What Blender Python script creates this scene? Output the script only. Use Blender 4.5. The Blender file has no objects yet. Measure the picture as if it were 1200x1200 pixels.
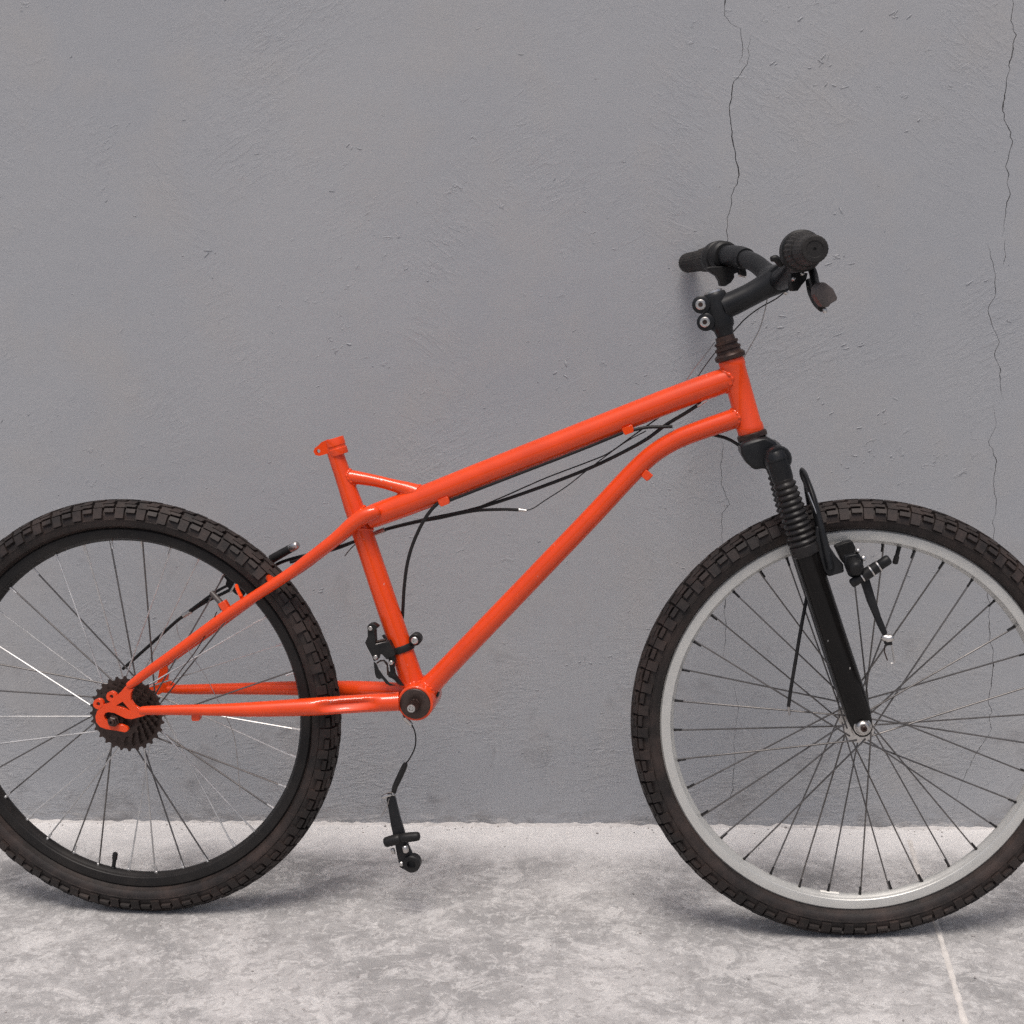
import bpy, bmesh, math, random
import numpy as np
from mathutils import Vector, Matrix
from mathutils.geometry import tessellate_polygon

random.seed(7)
rng = np.random.default_rng(7)
sc = bpy.context.scene
COL = sc.collection
rad = math.radians

# ------------------------------------------------------------------ camera
F_PX, CX, CY = 1602.62, 668.03, 634.92          # focal length and principal point, on a 1200 px picture
CAM = Vector((0.0, 0.0, 1.02217))
PITCH, ROLL = rad(12.33496), rad(-1.21145)
fw = Vector((0, math.cos(PITCH), -math.sin(PITCH)))
up0 = Vector((0, math.sin(PITCH), math.cos(PITCH)))
rt0 = Vector((1, 0, 0))
RT = rt0 * math.cos(ROLL) + up0 * math.sin(ROLL)
UP = -rt0 * math.sin(ROLL) + up0 * math.cos(ROLL)
cd = bpy.data.cameras.new('camera')
cam = bpy.data.objects.new('camera', cd)
COL.objects.link(cam)
cd.sensor_fit = 'HORIZONTAL'
cd.sensor_width = 36.0
cd.lens = F_PX / 1200 * 36
cd.shift_x = (600 - CX) / 1200
cd.shift_y = -(600 - CY) / 1200
cd.clip_start = 0.05
cd.clip_end = 200
m = Matrix((RT, UP, -fw)).transposed().to_4x4()
m.translation = CAM
cam.matrix_world = m
sc.camera = cam

# ------------------------------------------------------------------ sky, sun, exposure
w = bpy.data.worlds.new('World')
sc.world = w
w.use_nodes = True
nt = w.node_tree
SUN_EL, SUN_ROT = rad(70), rad(188)
sky = nt.nodes.new('ShaderNodeTexSky')
sky.sky_type = 'NISHITA'
sky.sun_disc = False
sky.sun_elevation = SUN_EL
sky.sun_rotation = SUN_ROT
sky.air_density = 1.0
sky.dust_density = 6.0
sky.ozone_density = 1.5
nt.links.new(sky.outputs[0], nt.nodes['Background'].inputs[0])
nt.nodes['Background'].inputs[1].default_value = 0.078
ld = bpy.data.lights.new('sun', 'SUN')
ld.energy = 1.5
ld.angle = rad(22)
ld.color = (1.0, 0.965, 0.925)
sun = bpy.data.objects.new('sun', ld)
COL.objects.link(sun)
sd = Vector((math.cos(SUN_EL) * math.sin(SUN_ROT), math.cos(SUN_EL) * math.cos(SUN_ROT), math.sin(SUN_EL)))
sun.rotation_euler = sd.to_track_quat('Z', 'Y').to_euler()
sc.view_settings.view_transform = 'Standard'
sc.view_settings.look = 'None'
sc.view_settings.exposure = 0.56
sc.view_settings.gamma = 1.0
sc.render.engine = 'CYCLES'
sc.cycles.use_denoising = False
sc.cycles.max_bounces = 6

# ------------------------------------------------------------------ frames of reference
# wall: plane y = DW + WS*x ; floor z = 0 ; bike frame: x forward, y to its left (away from us), z up, origin at rear contact
DW, WS = 2.29077, -0.07045
WB, R = 1.10366, 0.33
MB = Matrix.Translation((-0.68579, 2.0069, -0.0022)) @ Matrix.Rotation(rad(-6.4547), 4, 'Z') @ Matrix.Rotation(rad(-3.26748), 4, 'X')
MBI = MB.inverted()
HUB_F = Vector((WB, 0, R))
MS = Matrix.Translation(HUB_F) @ Matrix.Rotation(rad(4.2133), 4, 'Z')      # the turned fork and wheel
MSI = MS.inverted()
MH = Matrix.Translation((0.93296, 0, 0.99902)) @ Matrix.Rotation(rad(16.58), 4, 'Z')      # the bars, turned further in the loose stem
MHI = MH.inverted()


def ray(px, py):
    return fw + RT * ((px - CX) / F_PX) + UP * ((CY - py) / F_PX)


def frame(steer):
    return {False: Matrix.Identity(4), True: MS, 'bar': MH}[steer]


def P(px, py, y=0.0, steer=False):
    """point of the bike seen at a place of the photograph, at a sideways distance y from the bike's mid plane"""
    F = frame(steer)
    M = F.inverted() @ MBI
    o = M @ CAM
    d = M.to_3x3() @ ray(px, py)
    q = o + d * ((y - o.y) / d.y)
    return F @ q


def S(px, py, y=0.0):
    return P(px, py, y, True)


def on_wall(px, py):
    d = ray(px, py)
    t = (DW + WS * CAM.x - CAM.y) / (d.y - WS * d.x)
    return CAM + d * t


def on_floor(px, py):
    d = ray(px, py)
    return CAM + d * (-CAM.z / d.z)


def mm(npx, q):
    """metres spanned by npx pixels of the photograph at a bike point"""
    return npx * ((MB @ q) - CAM).dot(fw) / F_PX


# ------------------------------------------------------------------ materials
def node(nt, t, **kw):
    n = nt.nodes.new(t)
    for k, v in kw.items():
        setattr(n, k, v)
    return n


def mat(name, col, rough=0.5, metal=0.0, var=0.0, scale=40.0, dust=None, dust_amt=0.0, bump=0.0, bscale=300.0, coat=0.0, spec=0.5, rvar=0.1, chips=0.0):
    M = bpy.data.materials.new(name)
    M.use_nodes = True
    nt = M.node_tree
    b = nt.nodes['Principled BSDF']
    b.inputs['Metallic'].default_value = metal
    b.inputs['Specular IOR Level'].default_value = spec
    b.inputs['Coat Weight'].default_value = coat
    b.inputs['Coat Roughness'].default_value = 0.07
    tc = node(nt, 'ShaderNodeTexCoord')
    n1 = node(nt, 'ShaderNodeTexNoise')
    n1.inputs['Scale'].default_value = scale
    n1.inputs['Detail'].default_value = 6
    n1.inputs['Roughness'].default_value = 0.65
    nt.links.new(tc.outputs['Object'], n1.inputs['Vector'])
    r = node(nt, 'ShaderNodeValToRGB')
    r.color_ramp.elements[0].position = 0.3
    r.color_ramp.elements[1].position = 0.7
    lo = [max(0, c * (1 - var)) for c in col]
    hi = [min(1, c * (1 + var)) for c in col]
    r.color_ramp.elements[0].color = (*lo, 1)
    r.color_ramp.elements[1].color = (*hi, 1)
    nt.links.new(n1.outputs['Fac'], r.inputs['Fac'])
    out = r.outputs['Color']
    if dust:
        n2 = node(nt, 'ShaderNodeTexNoise')
        n2.inputs['Scale'].default_value = scale * 0.35
        n2.inputs['Detail'].default_value = 8
        n2.inputs['Roughness'].default_value = 0.7
        nt.links.new(tc.outputs['Object'], n2.inputs['Vector'])
        mr = node(nt, 'ShaderNodeMapRange')
        mr.inputs['From Min'].default_value = 0.42
        mr.inputs['From Max'].default_value = 0.72
        mr.inputs['To Max'].default_value = dust_amt
        nt.links.new(n2.outputs['Fac'], mr.inputs['Value'])
        mx = node(nt, 'ShaderNodeMix', data_type='RGBA')
        mx.inputs['B'].default_value = (*dust, 1)
        nt.links.new(mr.outputs['Result'], mx.inputs['Factor'])
        nt.links.new(out, mx.inputs['A'])
        out = mx.outputs['Result']
    if chips:
        mp = node(nt, 'ShaderNodeMapping')
        mp.inputs['Scale'].default_value = (1.6, 1, 0.7)
        n4 = node(nt, 'ShaderNodeTexNoise')
        n4.inputs['Scale'].default_value = 85
        n4.inputs['Detail'].default_value = 3
        nt.links.new(tc.outputs['Object'], mp.inputs['Vector'])
        nt.links.new(mp.outputs['Vector'], n4.inputs['Vector'])
        mr4 = node(nt, 'ShaderNodeMapRange')
        mr4.inputs['From Min'].default_value = 0.735
        mr4.inputs['From Max'].default_value = 0.755
        mr4.inputs['To Max'].default_value = chips
        nt.links.new(n4.outputs['Fac'], mr4.inputs['Value'])
        mx4 = node(nt, 'ShaderNodeMix', data_type='RGBA')
        mx4.inputs['B'].default_value = (0.45, 0.43, 0.41, 1)
        nt.links.new(mr4.outputs['Result'], mx4.inputs['Factor'])
        nt.links.new(out, mx4.inputs['A'])
        out = mx4.outputs['Result']
    nt.links.new(out, b.inputs['Base Color'])
    mr2 = node(nt, 'ShaderNodeMapRange')
    mr2.inputs['To Min'].default_value = max(0.03, rough - rvar)
    mr2.inputs['To Max'].default_value = min(1, rough + rvar)
    nt.links.new(n1.outputs['Fac'], mr2.inputs['Value'])
    nt.links.new(mr2.outputs['Result'], b.inputs['Roughness'])
    if bump:
        n3 = node(nt, 'ShaderNodeTexNoise')
        n3.inputs['Scale'].default_value = bscale
        n3.inputs['Detail'].default_value = 4
        nt.links.new(tc.outputs['Object'], n3.inputs['Vector'])
        bp = node(nt, 'ShaderNodeBump')
        bp.inputs['Strength'].default_value = bump
        bp.inputs['Distance'].default_value = 0.001
        nt.links.new(n3.outputs['Fac'], bp.inputs['Height'])
        nt.links.new(bp.outputs['Normal'], b.inputs['Normal'])
    return M


M_ORANGE = mat('orange_paint', (0.73, 0.058, 0.006), 0.42, var=0.07, scale=25, dust=(0.50, 0.040, 0.014), dust_amt=0.35, bump=0.03, bscale=120, coat=0.75, rvar=0.05, spec=0.15, chips=0.5)
M_RUBBER = mat('tyre_rubber', (0.019, 0.0155, 0.0145), 0.55, var=0.35, scale=45, dust=(0.075, 0.050, 0.042), dust_amt=0.6, bump=0.25, bscale=500, spec=0.28)
M_BLACKRIM = mat('black_rim_paint', (0.013, 0.012, 0.012), 0.42, var=0.2, scale=40, dust=(0.05, 0.042, 0.036), dust_amt=0.25, spec=0.22)
M_SILVER = mat('grey_alloy_rim', (0.58, 0.575, 0.55), 0.38, metal=0.55, var=0.05, scale=30, rvar=0.08)
M_STEEL = mat('bright_steel', (0.55, 0.53, 0.51), 0.36, metal=1.0, var=0.1, scale=80)
M_SPOKE = mat('spoke_steel', (0.16, 0.15, 0.145), 0.4, metal=0.85, var=0.35, scale=12)
M_SPOKEB = mat('glint_spoke_steel', (0.62, 0.61, 0.60), 0.50, metal=0.9, var=0.3, scale=12)  # paler copy of the spoke steel, bright reflection put into its colour
M_PLASTIC = mat('black_plastic', (0.010, 0.010, 0.0105), 0.45, var=0.2, scale=60, dust=(0.06, 0.055, 0.05), dust_amt=0.25, bump=0.06, spec=0.22)
M_SATIN = mat('satin_black_alloy', (0.0115, 0.012, 0.0135), 0.36, var=0.15, scale=40, dust=(0.07, 0.07, 0.07), dust_amt=0.2, bump=0.05, spec=0.22)
M_GLOSS = mat('gloss_black_paint', (0.006, 0.0055, 0.0055), 0.13, var=0.2, scale=40, dust=(0.022, 0.018, 0.016), dust_amt=0.15, spec=0.2, chips=0.9, rvar=0.05)
M_BOOT = mat('rubber_bellows', (0.018, 0.017, 0.017), 0.32, var=0.2, scale=60, dust=(0.06, 0.05, 0.045), dust_amt=0.25, spec=0.22)
M_GRIP = mat('rubber_grip', (0.020, 0.0185, 0.018), 0.6, var=0.2, scale=60, dust=(0.08, 0.07, 0.062), dust_amt=0.4, bump=0.3, bscale=700, spec=0.22)
M_RUST = mat('rusty_steel', (0.034, 0.020, 0.017), 0.42, metal=0.4, var=0.5, scale=120, dust=(0.11, 0.05, 0.03), dust_amt=0.4, bump=0.2)
M_COG = mat('oily_brown_steel', (0.050, 0.033, 0.028), 0.42, metal=0.5, var=0.4, scale=60, dust=(0.09, 0.06, 0.05), dust_amt=0.4)
M_CABLE = mat('cable_housing', (0.016, 0.015, 0.015), 0.4, var=0.2, scale=50, spec=0.22)
M_WIRE = mat('bare_cable_wire', (0.40, 0.37, 0.35), 0.4, metal=0.9, var=0.2, scale=80)
M_LEVER = mat('brown_grey_lever', (0.050, 0.040, 0.037), 0.45, var=0.25, scale=60, dust=(0.15, 0.12, 0.11), dust_amt=0.4)
M_STICKER = mat('white_sticker', (0.75, 0.73, 0.68), 0.5, var=0.04)

# ------------------------------------------------------------------ mesh helpers
def link(name, bm, material, parent=None, smooth=35, loc=None, bevel=0.0):
    me = bpy.data.meshes.new(name)
    bmesh.ops.recalc_face_normals(bm, faces=bm.faces[:])
    bm.to_mesh(me)
    bm.free()
    if smooth:
        me.polygons.foreach_set('use_smooth', [True] * len(me.polygons))
        me.set_sharp_from_angle(angle=rad(smooth))
    me.materials.append(material)
    o = bpy.data.objects.new(name, me)
    COL.objects.link(o)
    if parent:
        o.parent = parent
    if loc is not None and not (parent and parent.type == 'MESH'):
        o.location = loc
    if bevel:
        b = o.modifiers.new('edge', 'BEVEL')
        b.width = bevel
        b.segments = 2
        b.limit_method = 'ANGLE'
        b.angle_limit = rad(40)
    return o


def catmull(pts, n):
    pts = [np.array(p, float) for p in pts]
    if len(pts) < 3 or n < 2:
        return pts
    q = [2 * pts[0] - pts[1]] + pts + [2 * pts[-1] - pts[-2]]
    out = []
    for i in range(1, len(q) - 2):
        a, b, c, d = q[i - 1], q[i], q[i + 1], q[i + 2]
        for k in range(n):
            t = k / n
            out.append(0.5 * ((2 * b) + (c - a) * t + (2 * a - 5 * b + 4 * c - d) * t * t + (3 * b - a - 3 * c + d) * t ** 3))
    out.append(pts[-1])
    return out


def sweep(bm, pts, rads, seg=20, flat=None, ref=None, cap=True):
    """round or flattened (flat = depth factor across the bike) tube through points"""
    n = len(pts)
    pts = [Vector(p) for p in pts]
    tang = []
    for i in range(n):
        a, b = pts[max(0, i - 1)], pts[min(n - 1, i + 1)]
        tang.append((b - a).normalized())
    if ref is None:
        ref = Vector((0, 1, 0)) if abs(tang[0].y) < 0.9 else Vector((1, 0, 0))
    nrm = (ref - tang[0] * ref.dot(tang[0])).normalized()
    rings = []
    for i in range(n):
        if i:
            nrm = (nrm - tang[i] * nrm.dot(tang[i])).normalized()
        bi = tang[i].cross(nrm)
        ring = []
        fl = flat[i] if isinstance(flat, (list, tuple)) else (flat or 1.0)
        for k in range(seg):
            a = 2 * math.pi * k / seg
            ring.append(bm.verts.new(pts[i] + (nrm * math.cos(a) * fl + bi * math.sin(a)) * rads[i]))
        rings.append(ring)
    for i in range(n - 1):
        for k in range(seg):
            bm.faces.new((rings[i][k], rings[i][(k + 1) % seg], rings[i + 1][(k + 1) % seg], rings[i + 1][k]))
    if cap:
        bm.faces.new(rings[0][::-1])
        bm.faces.new(rings[-1])


def tube_bm(spec, seg=20, res=5, steer=False, flat=None, bm=None, dome=False):
    """spec: (px, py, sideways y, radius in px) down the tube"""
    own = bm or bmesh.new()
    pts, rr = [], []
    for px, py, y, r in spec:
        q = P(px, py, y, steer)
        pts.append(q)
        rr.append(mm(r, q))
    if len(spec) == 2:
        res = 1
    v = catmull([(*p, r) for p, r in zip(pts, rr)], res)
    pl = [Vector(x[:3]) for x in v]
    rl = [float(x[3]) for x in v]
    if dome:
        t0 = (pl[0] - pl[1]).normalized()
        t1 = (pl[-1] - pl[-2]).normalized()
        a, b = rl[0], rl[-1]
        pl = [pl[0] + t0 * a * 0.42, pl[0] + t0 * a * 0.3] + pl + [pl[-1] + t1 * b * 0.3, pl[-1] + t1 * b * 0.42]
        rl = [a * 0.45, a * 0.8] + rl + [b * 0.8, b * 0.45]
    sweep(own, pl, rl, seg, flat)
    return own


def tube(name, spec, material, parent, seg=20, res=5, steer=False, flat=None, dome=False, smooth=40):
    return link(name, tube_bm(spec, seg, res, steer, flat, None, dome), material, parent, smooth, OFF)


def cable(name, pts, r, material, parent, steer=False, seg=8, res=6):
    bm = bmesh.new()
    v = catmull([P(*p, steer) for p in pts], res)
    sweep(bm, v, [r] * len(v), seg)
    return link(name, bm, material, parent, 60, OFF)


def lathe_bm(p0, axis, prof, seg=32, bm=None, a0=0.0):
    """prof: (distance along the axis, radius)"""
    own = bm or bmesh.new()
    ax = Vector(axis).normalized()
    u = ax.orthogonal().normalized()
    v = ax.cross(u)
    rings = []
    for t, r in prof:
        c = Vector(p0) + ax * t
        if r < 1e-6:
            rings.append([own.verts.new(c)])
        else:
            rings.append([own.verts.new(c + (u * math.cos(a0 + 2 * math.pi * k / seg) + v * math.sin(a0 + 2 * math.pi * k / seg)) * r) for k in range(seg)])
    for a, b in zip(rings, rings[1:]):
        for k in range(seg):
            k2 = (k + 1) % seg
            if len(a) == 1 and len(b) == 1:
                continue
            if len(a) == 1:
                own.faces.new((a[0], b[k2], b[k]))
            elif len(b) == 1:
                own.faces.new((a[k], a[k2], b[0]))
            else:
                own.faces.new((a[k], a[k2], b[k2], b[k]))
    for rg, rev in ((rings[0], True), (rings[-1], False)):
        if len(rg) > 1:
            own.faces.new(rg[::-1] if rev else rg)
    return own


def lathe(name, p0, axis, prof, material, parent, seg=32, smooth=35):
    return link(name, lathe_bm(p0, axis, prof, seg), material, parent, smooth, OFF)


def plate_bm(outer, y0, y1, holes=(), zoom=(0, 0, 1), steer=False, bm=None):
    """a plate of real thickness between the sideways distances y0 and y1, its outline read off the photograph at y0"""
    own = bm or bmesh.new()
    ox, oy, s = zoom
    M = frame(steer).inverted()
    loops = []
    for lp in [outer] + list(holes):
        loops.append([M @ P(ox + x / s, oy + y / s, y0, steer) for x, y in lp])
    tris = tessellate_polygon([[Vector((q.x, q.z, 0)) for q in lp] for lp in loops])
    flat = [q for lp in loops for q in lp]
    B = frame(steer)
    va = [own.verts.new(B @ Vector((q.x, y0, q.z))) for q in flat]
    vb = [own.verts.new(B @ Vector((q.x, y1, q.z))) for q in flat]
    for a, b, c in tris:
        try:
            own.faces.new((va[a], va[b], va[c]))
            own.faces.new((vb[c], vb[b], vb[a]))
        except ValueError:
            pass
    k = 0
    for lp in loops:
        n = len(lp)
        for i in range(n):
            a, b = k + i, k + (i + 1) % n
            own.faces.new((va[a], va[b], vb[b], vb[a]))
        k += n
    return own


def plate(name, outer, y0, y1, material, parent, holes=(), zoom=(0, 0, 1), steer=False, bevel=0.0006):
    return link(name, plate_bm(outer, y0, y1, holes, zoom, steer), material, parent, 30, OFF, bevel)


def circle_px(cx, cy, r, n=20):
    return [(cx + r * math.cos(2 * math.pi * i / n), cy + r * math.sin(2 * math.pi * i / n)) for i in range(n)]


def empty(name, M, label=None, cat=None, parent=None):
    o = bpy.data.objects.new(name, None)
    COL.objects.link(o)
    o.empty_display_size = 0.05
    if parent:
        o.parent = parent
        o.matrix_local = M
    else:
        o.matrix_world = M
    if label:
        o['label'] = label
        o['category'] = cat
    return o


OFF = Vector((0, 0, 0))
AY = MS.to_3x3() @ Vector((0, 1, 0))          # the turned axle direction
BY = Vector((0, 1, 0))

# ------------------------------------------------------------------ wall and floor
wu = Vector((1, WS, 0)).normalized()
WALL_O = Vector((0, DW, 0))
MW = Matrix((wu, Vector((0, 0, 1)).cross(wu), Vector((0, 0, 1)))).transposed().to_4x4()
MW.translation = WALL_O
MWI = MW.inverted()


def wl(px, py):
    q = MWI @ on_wall(px, py)
    return (q.x, q.z)


def wall_material():
    M = bpy.data.materials.new('grey_painted_plaster')
    M.use_nodes = True
    nt = M.node_tree
    L = nt.links.new
    b = nt.nodes['Principled BSDF']
    b.inputs['Roughness'].default_value = 0.78
    b.inputs['Specular IOR Level'].default_value = 0.25
    tc = node(nt, 'ShaderNodeTexCoord')

    def noise(scale, det=5, rough=0.6, mp=None, dist=0.0):
        n = node(nt, 'ShaderNodeTexNoise')
        n.inputs['Scale'].default_value = scale
        n.inputs['Detail'].default_value = det
        n.inputs['Roughness'].default_value = rough
        n.inputs['Distortion'].default_value = dist
        if mp:
            k = node(nt, 'ShaderNodeMapping')
            k.inputs['Rotation'].default_value = (0, mp[0], 0)
            k2 = node(nt, 'ShaderNodeMapping')
            k2.inputs['Scale'].default_value = mp[1]
            L(tc.outputs['Object'], k.inputs['Vector'])
            L(k.outputs['Vector'], k2.inputs['Vector'])
            L(k2.outputs['Vector'], n.inputs['Vector'])
        else:
            L(tc.outputs['Object'], n.inputs['Vector'])
        return n.outputs['Fac']

    def rng_(v, a, c, lo=0.0, hi=1.0):
        n = node(nt, 'ShaderNodeMapRange')
        for k, x in (('From Min', a), ('From Max', c), ('To Min', lo), ('To Max', hi)):
            n.inputs[k].default_value = x
        L(v, n.inputs['Value'])
        return n.outputs['Result']

    def ma(op, a, c):
        n = node(nt, 'ShaderNodeMath', operation=op)
        for i, x in enumerate((a, c)):
            if isinstance(x, (int, float)):
                n.inputs[i].default_value = x
            else:
                L(x, n.inputs[i])
        return n.outputs[0]

    def mixc(f, a, c):
        n = node(nt, 'ShaderNodeMix', data_type='RGBA')
        if isinstance(f, (int, float)):
            n.inputs['Factor'].default_value = f
        else:
            L(f, n.inputs['Factor'])
        for k, x in (('A', a), ('B', c)):
            if isinstance(x, tuple):
                n.inputs[k].default_value = (*x, 1)
            else:
                L(x, n.inputs[k])
        return n.outputs['Result']

    c = mixc(rng_(noise(1.7, 4, 0.55), 0.35, 0.65), (0.325, 0.333, 0.350), (0.360, 0.364, 0.374))
    c = mixc(rng_(noise(5.5, 6, 0.6), 0.48, 0.68, 0, 0.6), c, (0.368, 0.358, 0.352))
    c = mixc(rng_(noise(160, 3, 0.6), 0.35, 0.65, 0, 0.25), c, (0.31, 0.317, 0.333))
    sep = node(nt, 'ShaderNodeSeparateXYZ')
    L(tc.outputs['Object'], sep.inputs[0])
    low = rng_(sep.outputs['Z'], 0.05, 0.75, 1.0, 0.0)
    smud = ma('MULTIPLY', rng_(noise(11, 7, 0.72, None, 0.6), 0.56, 0.70), low)
    c = mixc(ma('MULTIPLY', smud, 0.55), c, (0.18, 0.175, 0.18))
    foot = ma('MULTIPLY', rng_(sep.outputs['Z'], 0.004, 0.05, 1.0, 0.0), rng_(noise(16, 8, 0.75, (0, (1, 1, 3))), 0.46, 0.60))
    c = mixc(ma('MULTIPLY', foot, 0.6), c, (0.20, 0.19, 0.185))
    skim = ma('MULTIPLY', rng_(sep.outputs['Z'], 0.002, 0.022, 1.0, 0.0), rng_(noise(40, 7, 0.7, (0, (0.5, 1, 2))), 0.52, 0.60))
    c = mixc(ma('MULTIPLY', skim, 0.8), c, (0.56, 0.54, 0.525))
    L(c, b.inputs['Base Color'])
    # trowel strokes of three directions in patches, fine grain, horizontal ridges near the foot of the wall
    s1 = ma('MULTIPLY', rng_(noise(1, 6, 0.7, (rad(28), (26, 1, 90)), 0.9), 0.45, 0.72), rng_(noise(3.1, 4, 0.6), 0.5, 0.68))
    s2 = ma('MULTIPLY', rng_(noise(1, 6, 0.7, (rad(-38), (28, 1, 85)), 0.9), 0.47, 0.72), rng_(noise(2.6, 4, 0.6, (0, (1.3, 1, 0.8))), 0.5, 0.68))
    s3 = ma('MULTIPLY', rng_(noise(1, 6, 0.7, (rad(4), (26, 1, 90)), 1.2), 0.42, 0.7), rng_(sep.outputs['Z'], 0.0, 0.42, 1.0, 0.0))
    blob = ma('MULTIPLY', rng_(noise(34, 5, 0.65, (rad(25), (1, 1, 1.7)), 0.5), 0.62, 0.74), rng_(noise(4.2, 3), 0.48, 0.62))
    grain = noise(420, 4, 0.6)
    und = noise(22, 4, 0.5)
    h = ma('ADD', ma('MULTIPLY', s1, 0.42), ma('MULTIPLY', s2, 0.42))
    h = ma('ADD', h, ma('MULTIPLY', ma('MULTIPLY', s3, rng_(noise(7, 3, 0.6), 0.42, 0.62)), 1.0))
    h = ma('ADD', h, ma('MULTIPLY', blob, 0.9))
    h = ma('ADD', h, ma('MULTIPLY', grain, 0.25))
    h = ma('ADD', h, ma('MULTIPLY', und, 0.5))
    bp = node(nt, 'ShaderNodeBump')
    bp.inputs['Strength'].default_value = 0.65
    bp.inputs['Distance'].default_value = 0.0022
    L(h, bp.inputs['Height'])
    L(bp.outputs['Normal'], b.inputs['Normal'])
    return M


M_WALL = wall_material()

CRACKS = [
    ([(850, -12), (849, 18), (856, 28), (868, 33), (871, 52), (867, 76)], 0.8),
    ([(879, 42), (876, 75), (860, 95), (855, 130), (856, 145), (862, 180), (866, 205), (858, 230), (853, 255), (851, 290), (850, 330)], 1.15),
    ([(844, 500), (846, 530), (845, 547), (848, 573), (854.5, 591), (847, 602), (846, 622), (848, 660), (848, 698), (851, 743), (848, 775)], 0.6),
    ([(857, 800), (860, 808), (866, 830), (860, 872), (862, 890), (857, 927), (853, 950)], 0.55),
    ([(1184, -12), (1187.5, 10), (1185, 24), (1189, 42), (1187, 62), (1180, 92), (1175.5, 130), (1176, 140), (1184, 155), (1185, 170), (1179, 200), (1182.5, 232), (1179, 255), (1173, 278)], 1.1),
    ([(1179, 280), (1178, 297), (1177, 312)], 0.6),
    ([(1157, 286), (1163, 308), (1167, 340), (1158, 364), (1171, 401), (1166, 415), (1173, 434), (1171, 448), (1176, 469)], 0.75),
    ([(1165, 468), (1167, 495), (1160, 518), (1168, 541), (1165, 560), (1164.7, 568), (1168.7, 585), (1166, 595), (1167, 600), (1164, 612), (1165, 620), (1164, 640), (1156, 689), (1160, 711), (1160, 743), (1164, 780), (1158, 821), (1162, 835), (1158, 862), (1135, 899), (1123, 927), (1116, 956)], 0.75),
]


def crack_strip(pts, wpx):
    """left edge, right edge and floor line of a crack in wall coordinates (x, z)"""
    raw = [np.array(wl(*p)) for p in pts]
    fine = []
    for a, b in zip(raw, raw[1:]):
        n = max(2, int(np.linalg.norm(b - a) / 0.006))
        for k in range(n):
            fine.append(a + (b - a) * k / n)
    fine.append(raw[-1])
    L_, R_, C_ = [], [], []
    n = len(fine)
    wob = np.exp(np.convolve(rng.normal(0, 1.0, n + 20), np.hanning(9) / 3.0, 'same')[10:-10] * 0.32)
    wan = np.convolve(rng.normal(0, 1.0, n + 20), np.hanning(5), 'same')[10:-10] * 0.0008
    for i, q in enumerate(fine):
        j = q + rng.normal(0, 0.0006, 2) + np.array([wan[i], 0])
        t = i / (n - 1)
        hw = wpx * 0.00055 * min(1, 6 * t + 0.15, 6 * (1 - t) + 0.15) * rng.uniform(0.65, 1.35) * wob[i] * (2.2 if rng.random() < 0.03 else 1)
        C_.append(j)
        L_.append(j + np.array([-hw, 0]))
        R_.append(j + np.array([hw, 0]))
    return L_, R_, C_


X0, X1, WZ = -6.0, 6.0, 3.0
bm = bmesh.new()
loops = [[Vector((X0, -0.05, 0)), Vector((X1, -0.05, 0)), Vector((X1, WZ, 0)), Vector((X0, WZ, 0))]]
strips = []
for pts, wpx in CRACKS:
    a, b, c = crack_strip(pts, wpx)
    strips.append((a, b, c))
    loops.append([Vector((q[0], q[1], 0)) for q in a] + [Vector((q[0], q[1], 0)) for q in b[::-1]])
flatv = [q for lp in loops for q in lp]
vs = [bm.verts.new((q.x, 0, q.y)) for q in flatv]
for a, b, c in tessellate_polygon(loops):
    try:
        bm.faces.new((vs[a], vs[b], vs[c]))
    except ValueError:
        pass
# back and edges: the wall is 0.15 m thick
bk = [bm.verts.new((q.x, 0.15, q.y)) for q in loops[0]]
bm.faces.new(bk)
for i in range(4):
    j = (i + 1) % 4
    bm.faces.new((vs[i], vs[j], bk[j], bk[i]))
me = bpy.data.meshes.new('plaster_wall')
bm.to_mesh(me)
bm.free()
me.materials.append(M_WALL)
wall = bpy.data.objects.new('plaster_wall', me)
COL.objects.link(wall)
wall.matrix_world = MW
wall['label'] = 'grey painted plaster wall with thin cracks behind the bicycle'
wall['category'] = 'wall'
M_CRACK = mat('crack_plaster', (0.24, 0.235, 0.24), 0.9, var=0.2, scale=200)
for a, b, c in strips:
    bm = bmesh.new()
    rows = []
    for l, r, q in zip(a, b, c):
        rows.append((bm.verts.new((l[0], 0, l[1])), bm.verts.new((q[0], 0.005, q[1])), bm.verts.new((r[0], 0, r[1]))))
    for u, v in zip(rows, rows[1:]):
        for k in range(2):
            bm.faces.new((u[k], u[k + 1], v[k + 1], v[k]))
    link('crack', bm, M_CRACK, wall, 0)


# raised crumbs of plaster and trowel ridges on the wall, each a small solid lump
bm = bmesh.new()


def flake(x, z, ln, wd, ang, h_):
    n = 9
    c, s = math.cos(ang), math.sin(ang)
    base, mid_ = [], []
    for k in range(n):
        a = 2 * math.pi * k / n
        r = rng.uniform(0.65, 1.2)
        u, v = ln * math.cos(a) * r, wd * math.sin(a) * r
        base.append(bm.verts.new((x + u * c - v * s, 0.0008, z + u * s + v * c)))
        mid_.append(bm.verts.new((x + (u * c - v * s) * 0.62, -h_ * rng.uniform(0.6, 1.0), z + (u * s + v * c) * 0.62)))
    top = bm.verts.new((x, -h_ * 1.1, z))
    for k in range(n):
        j = (k + 1) % n
        bm.faces.new((base[k], base[j], mid_[j], mid_[k]))
        bm.faces.new((mid_[k], mid_[j], top))


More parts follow.
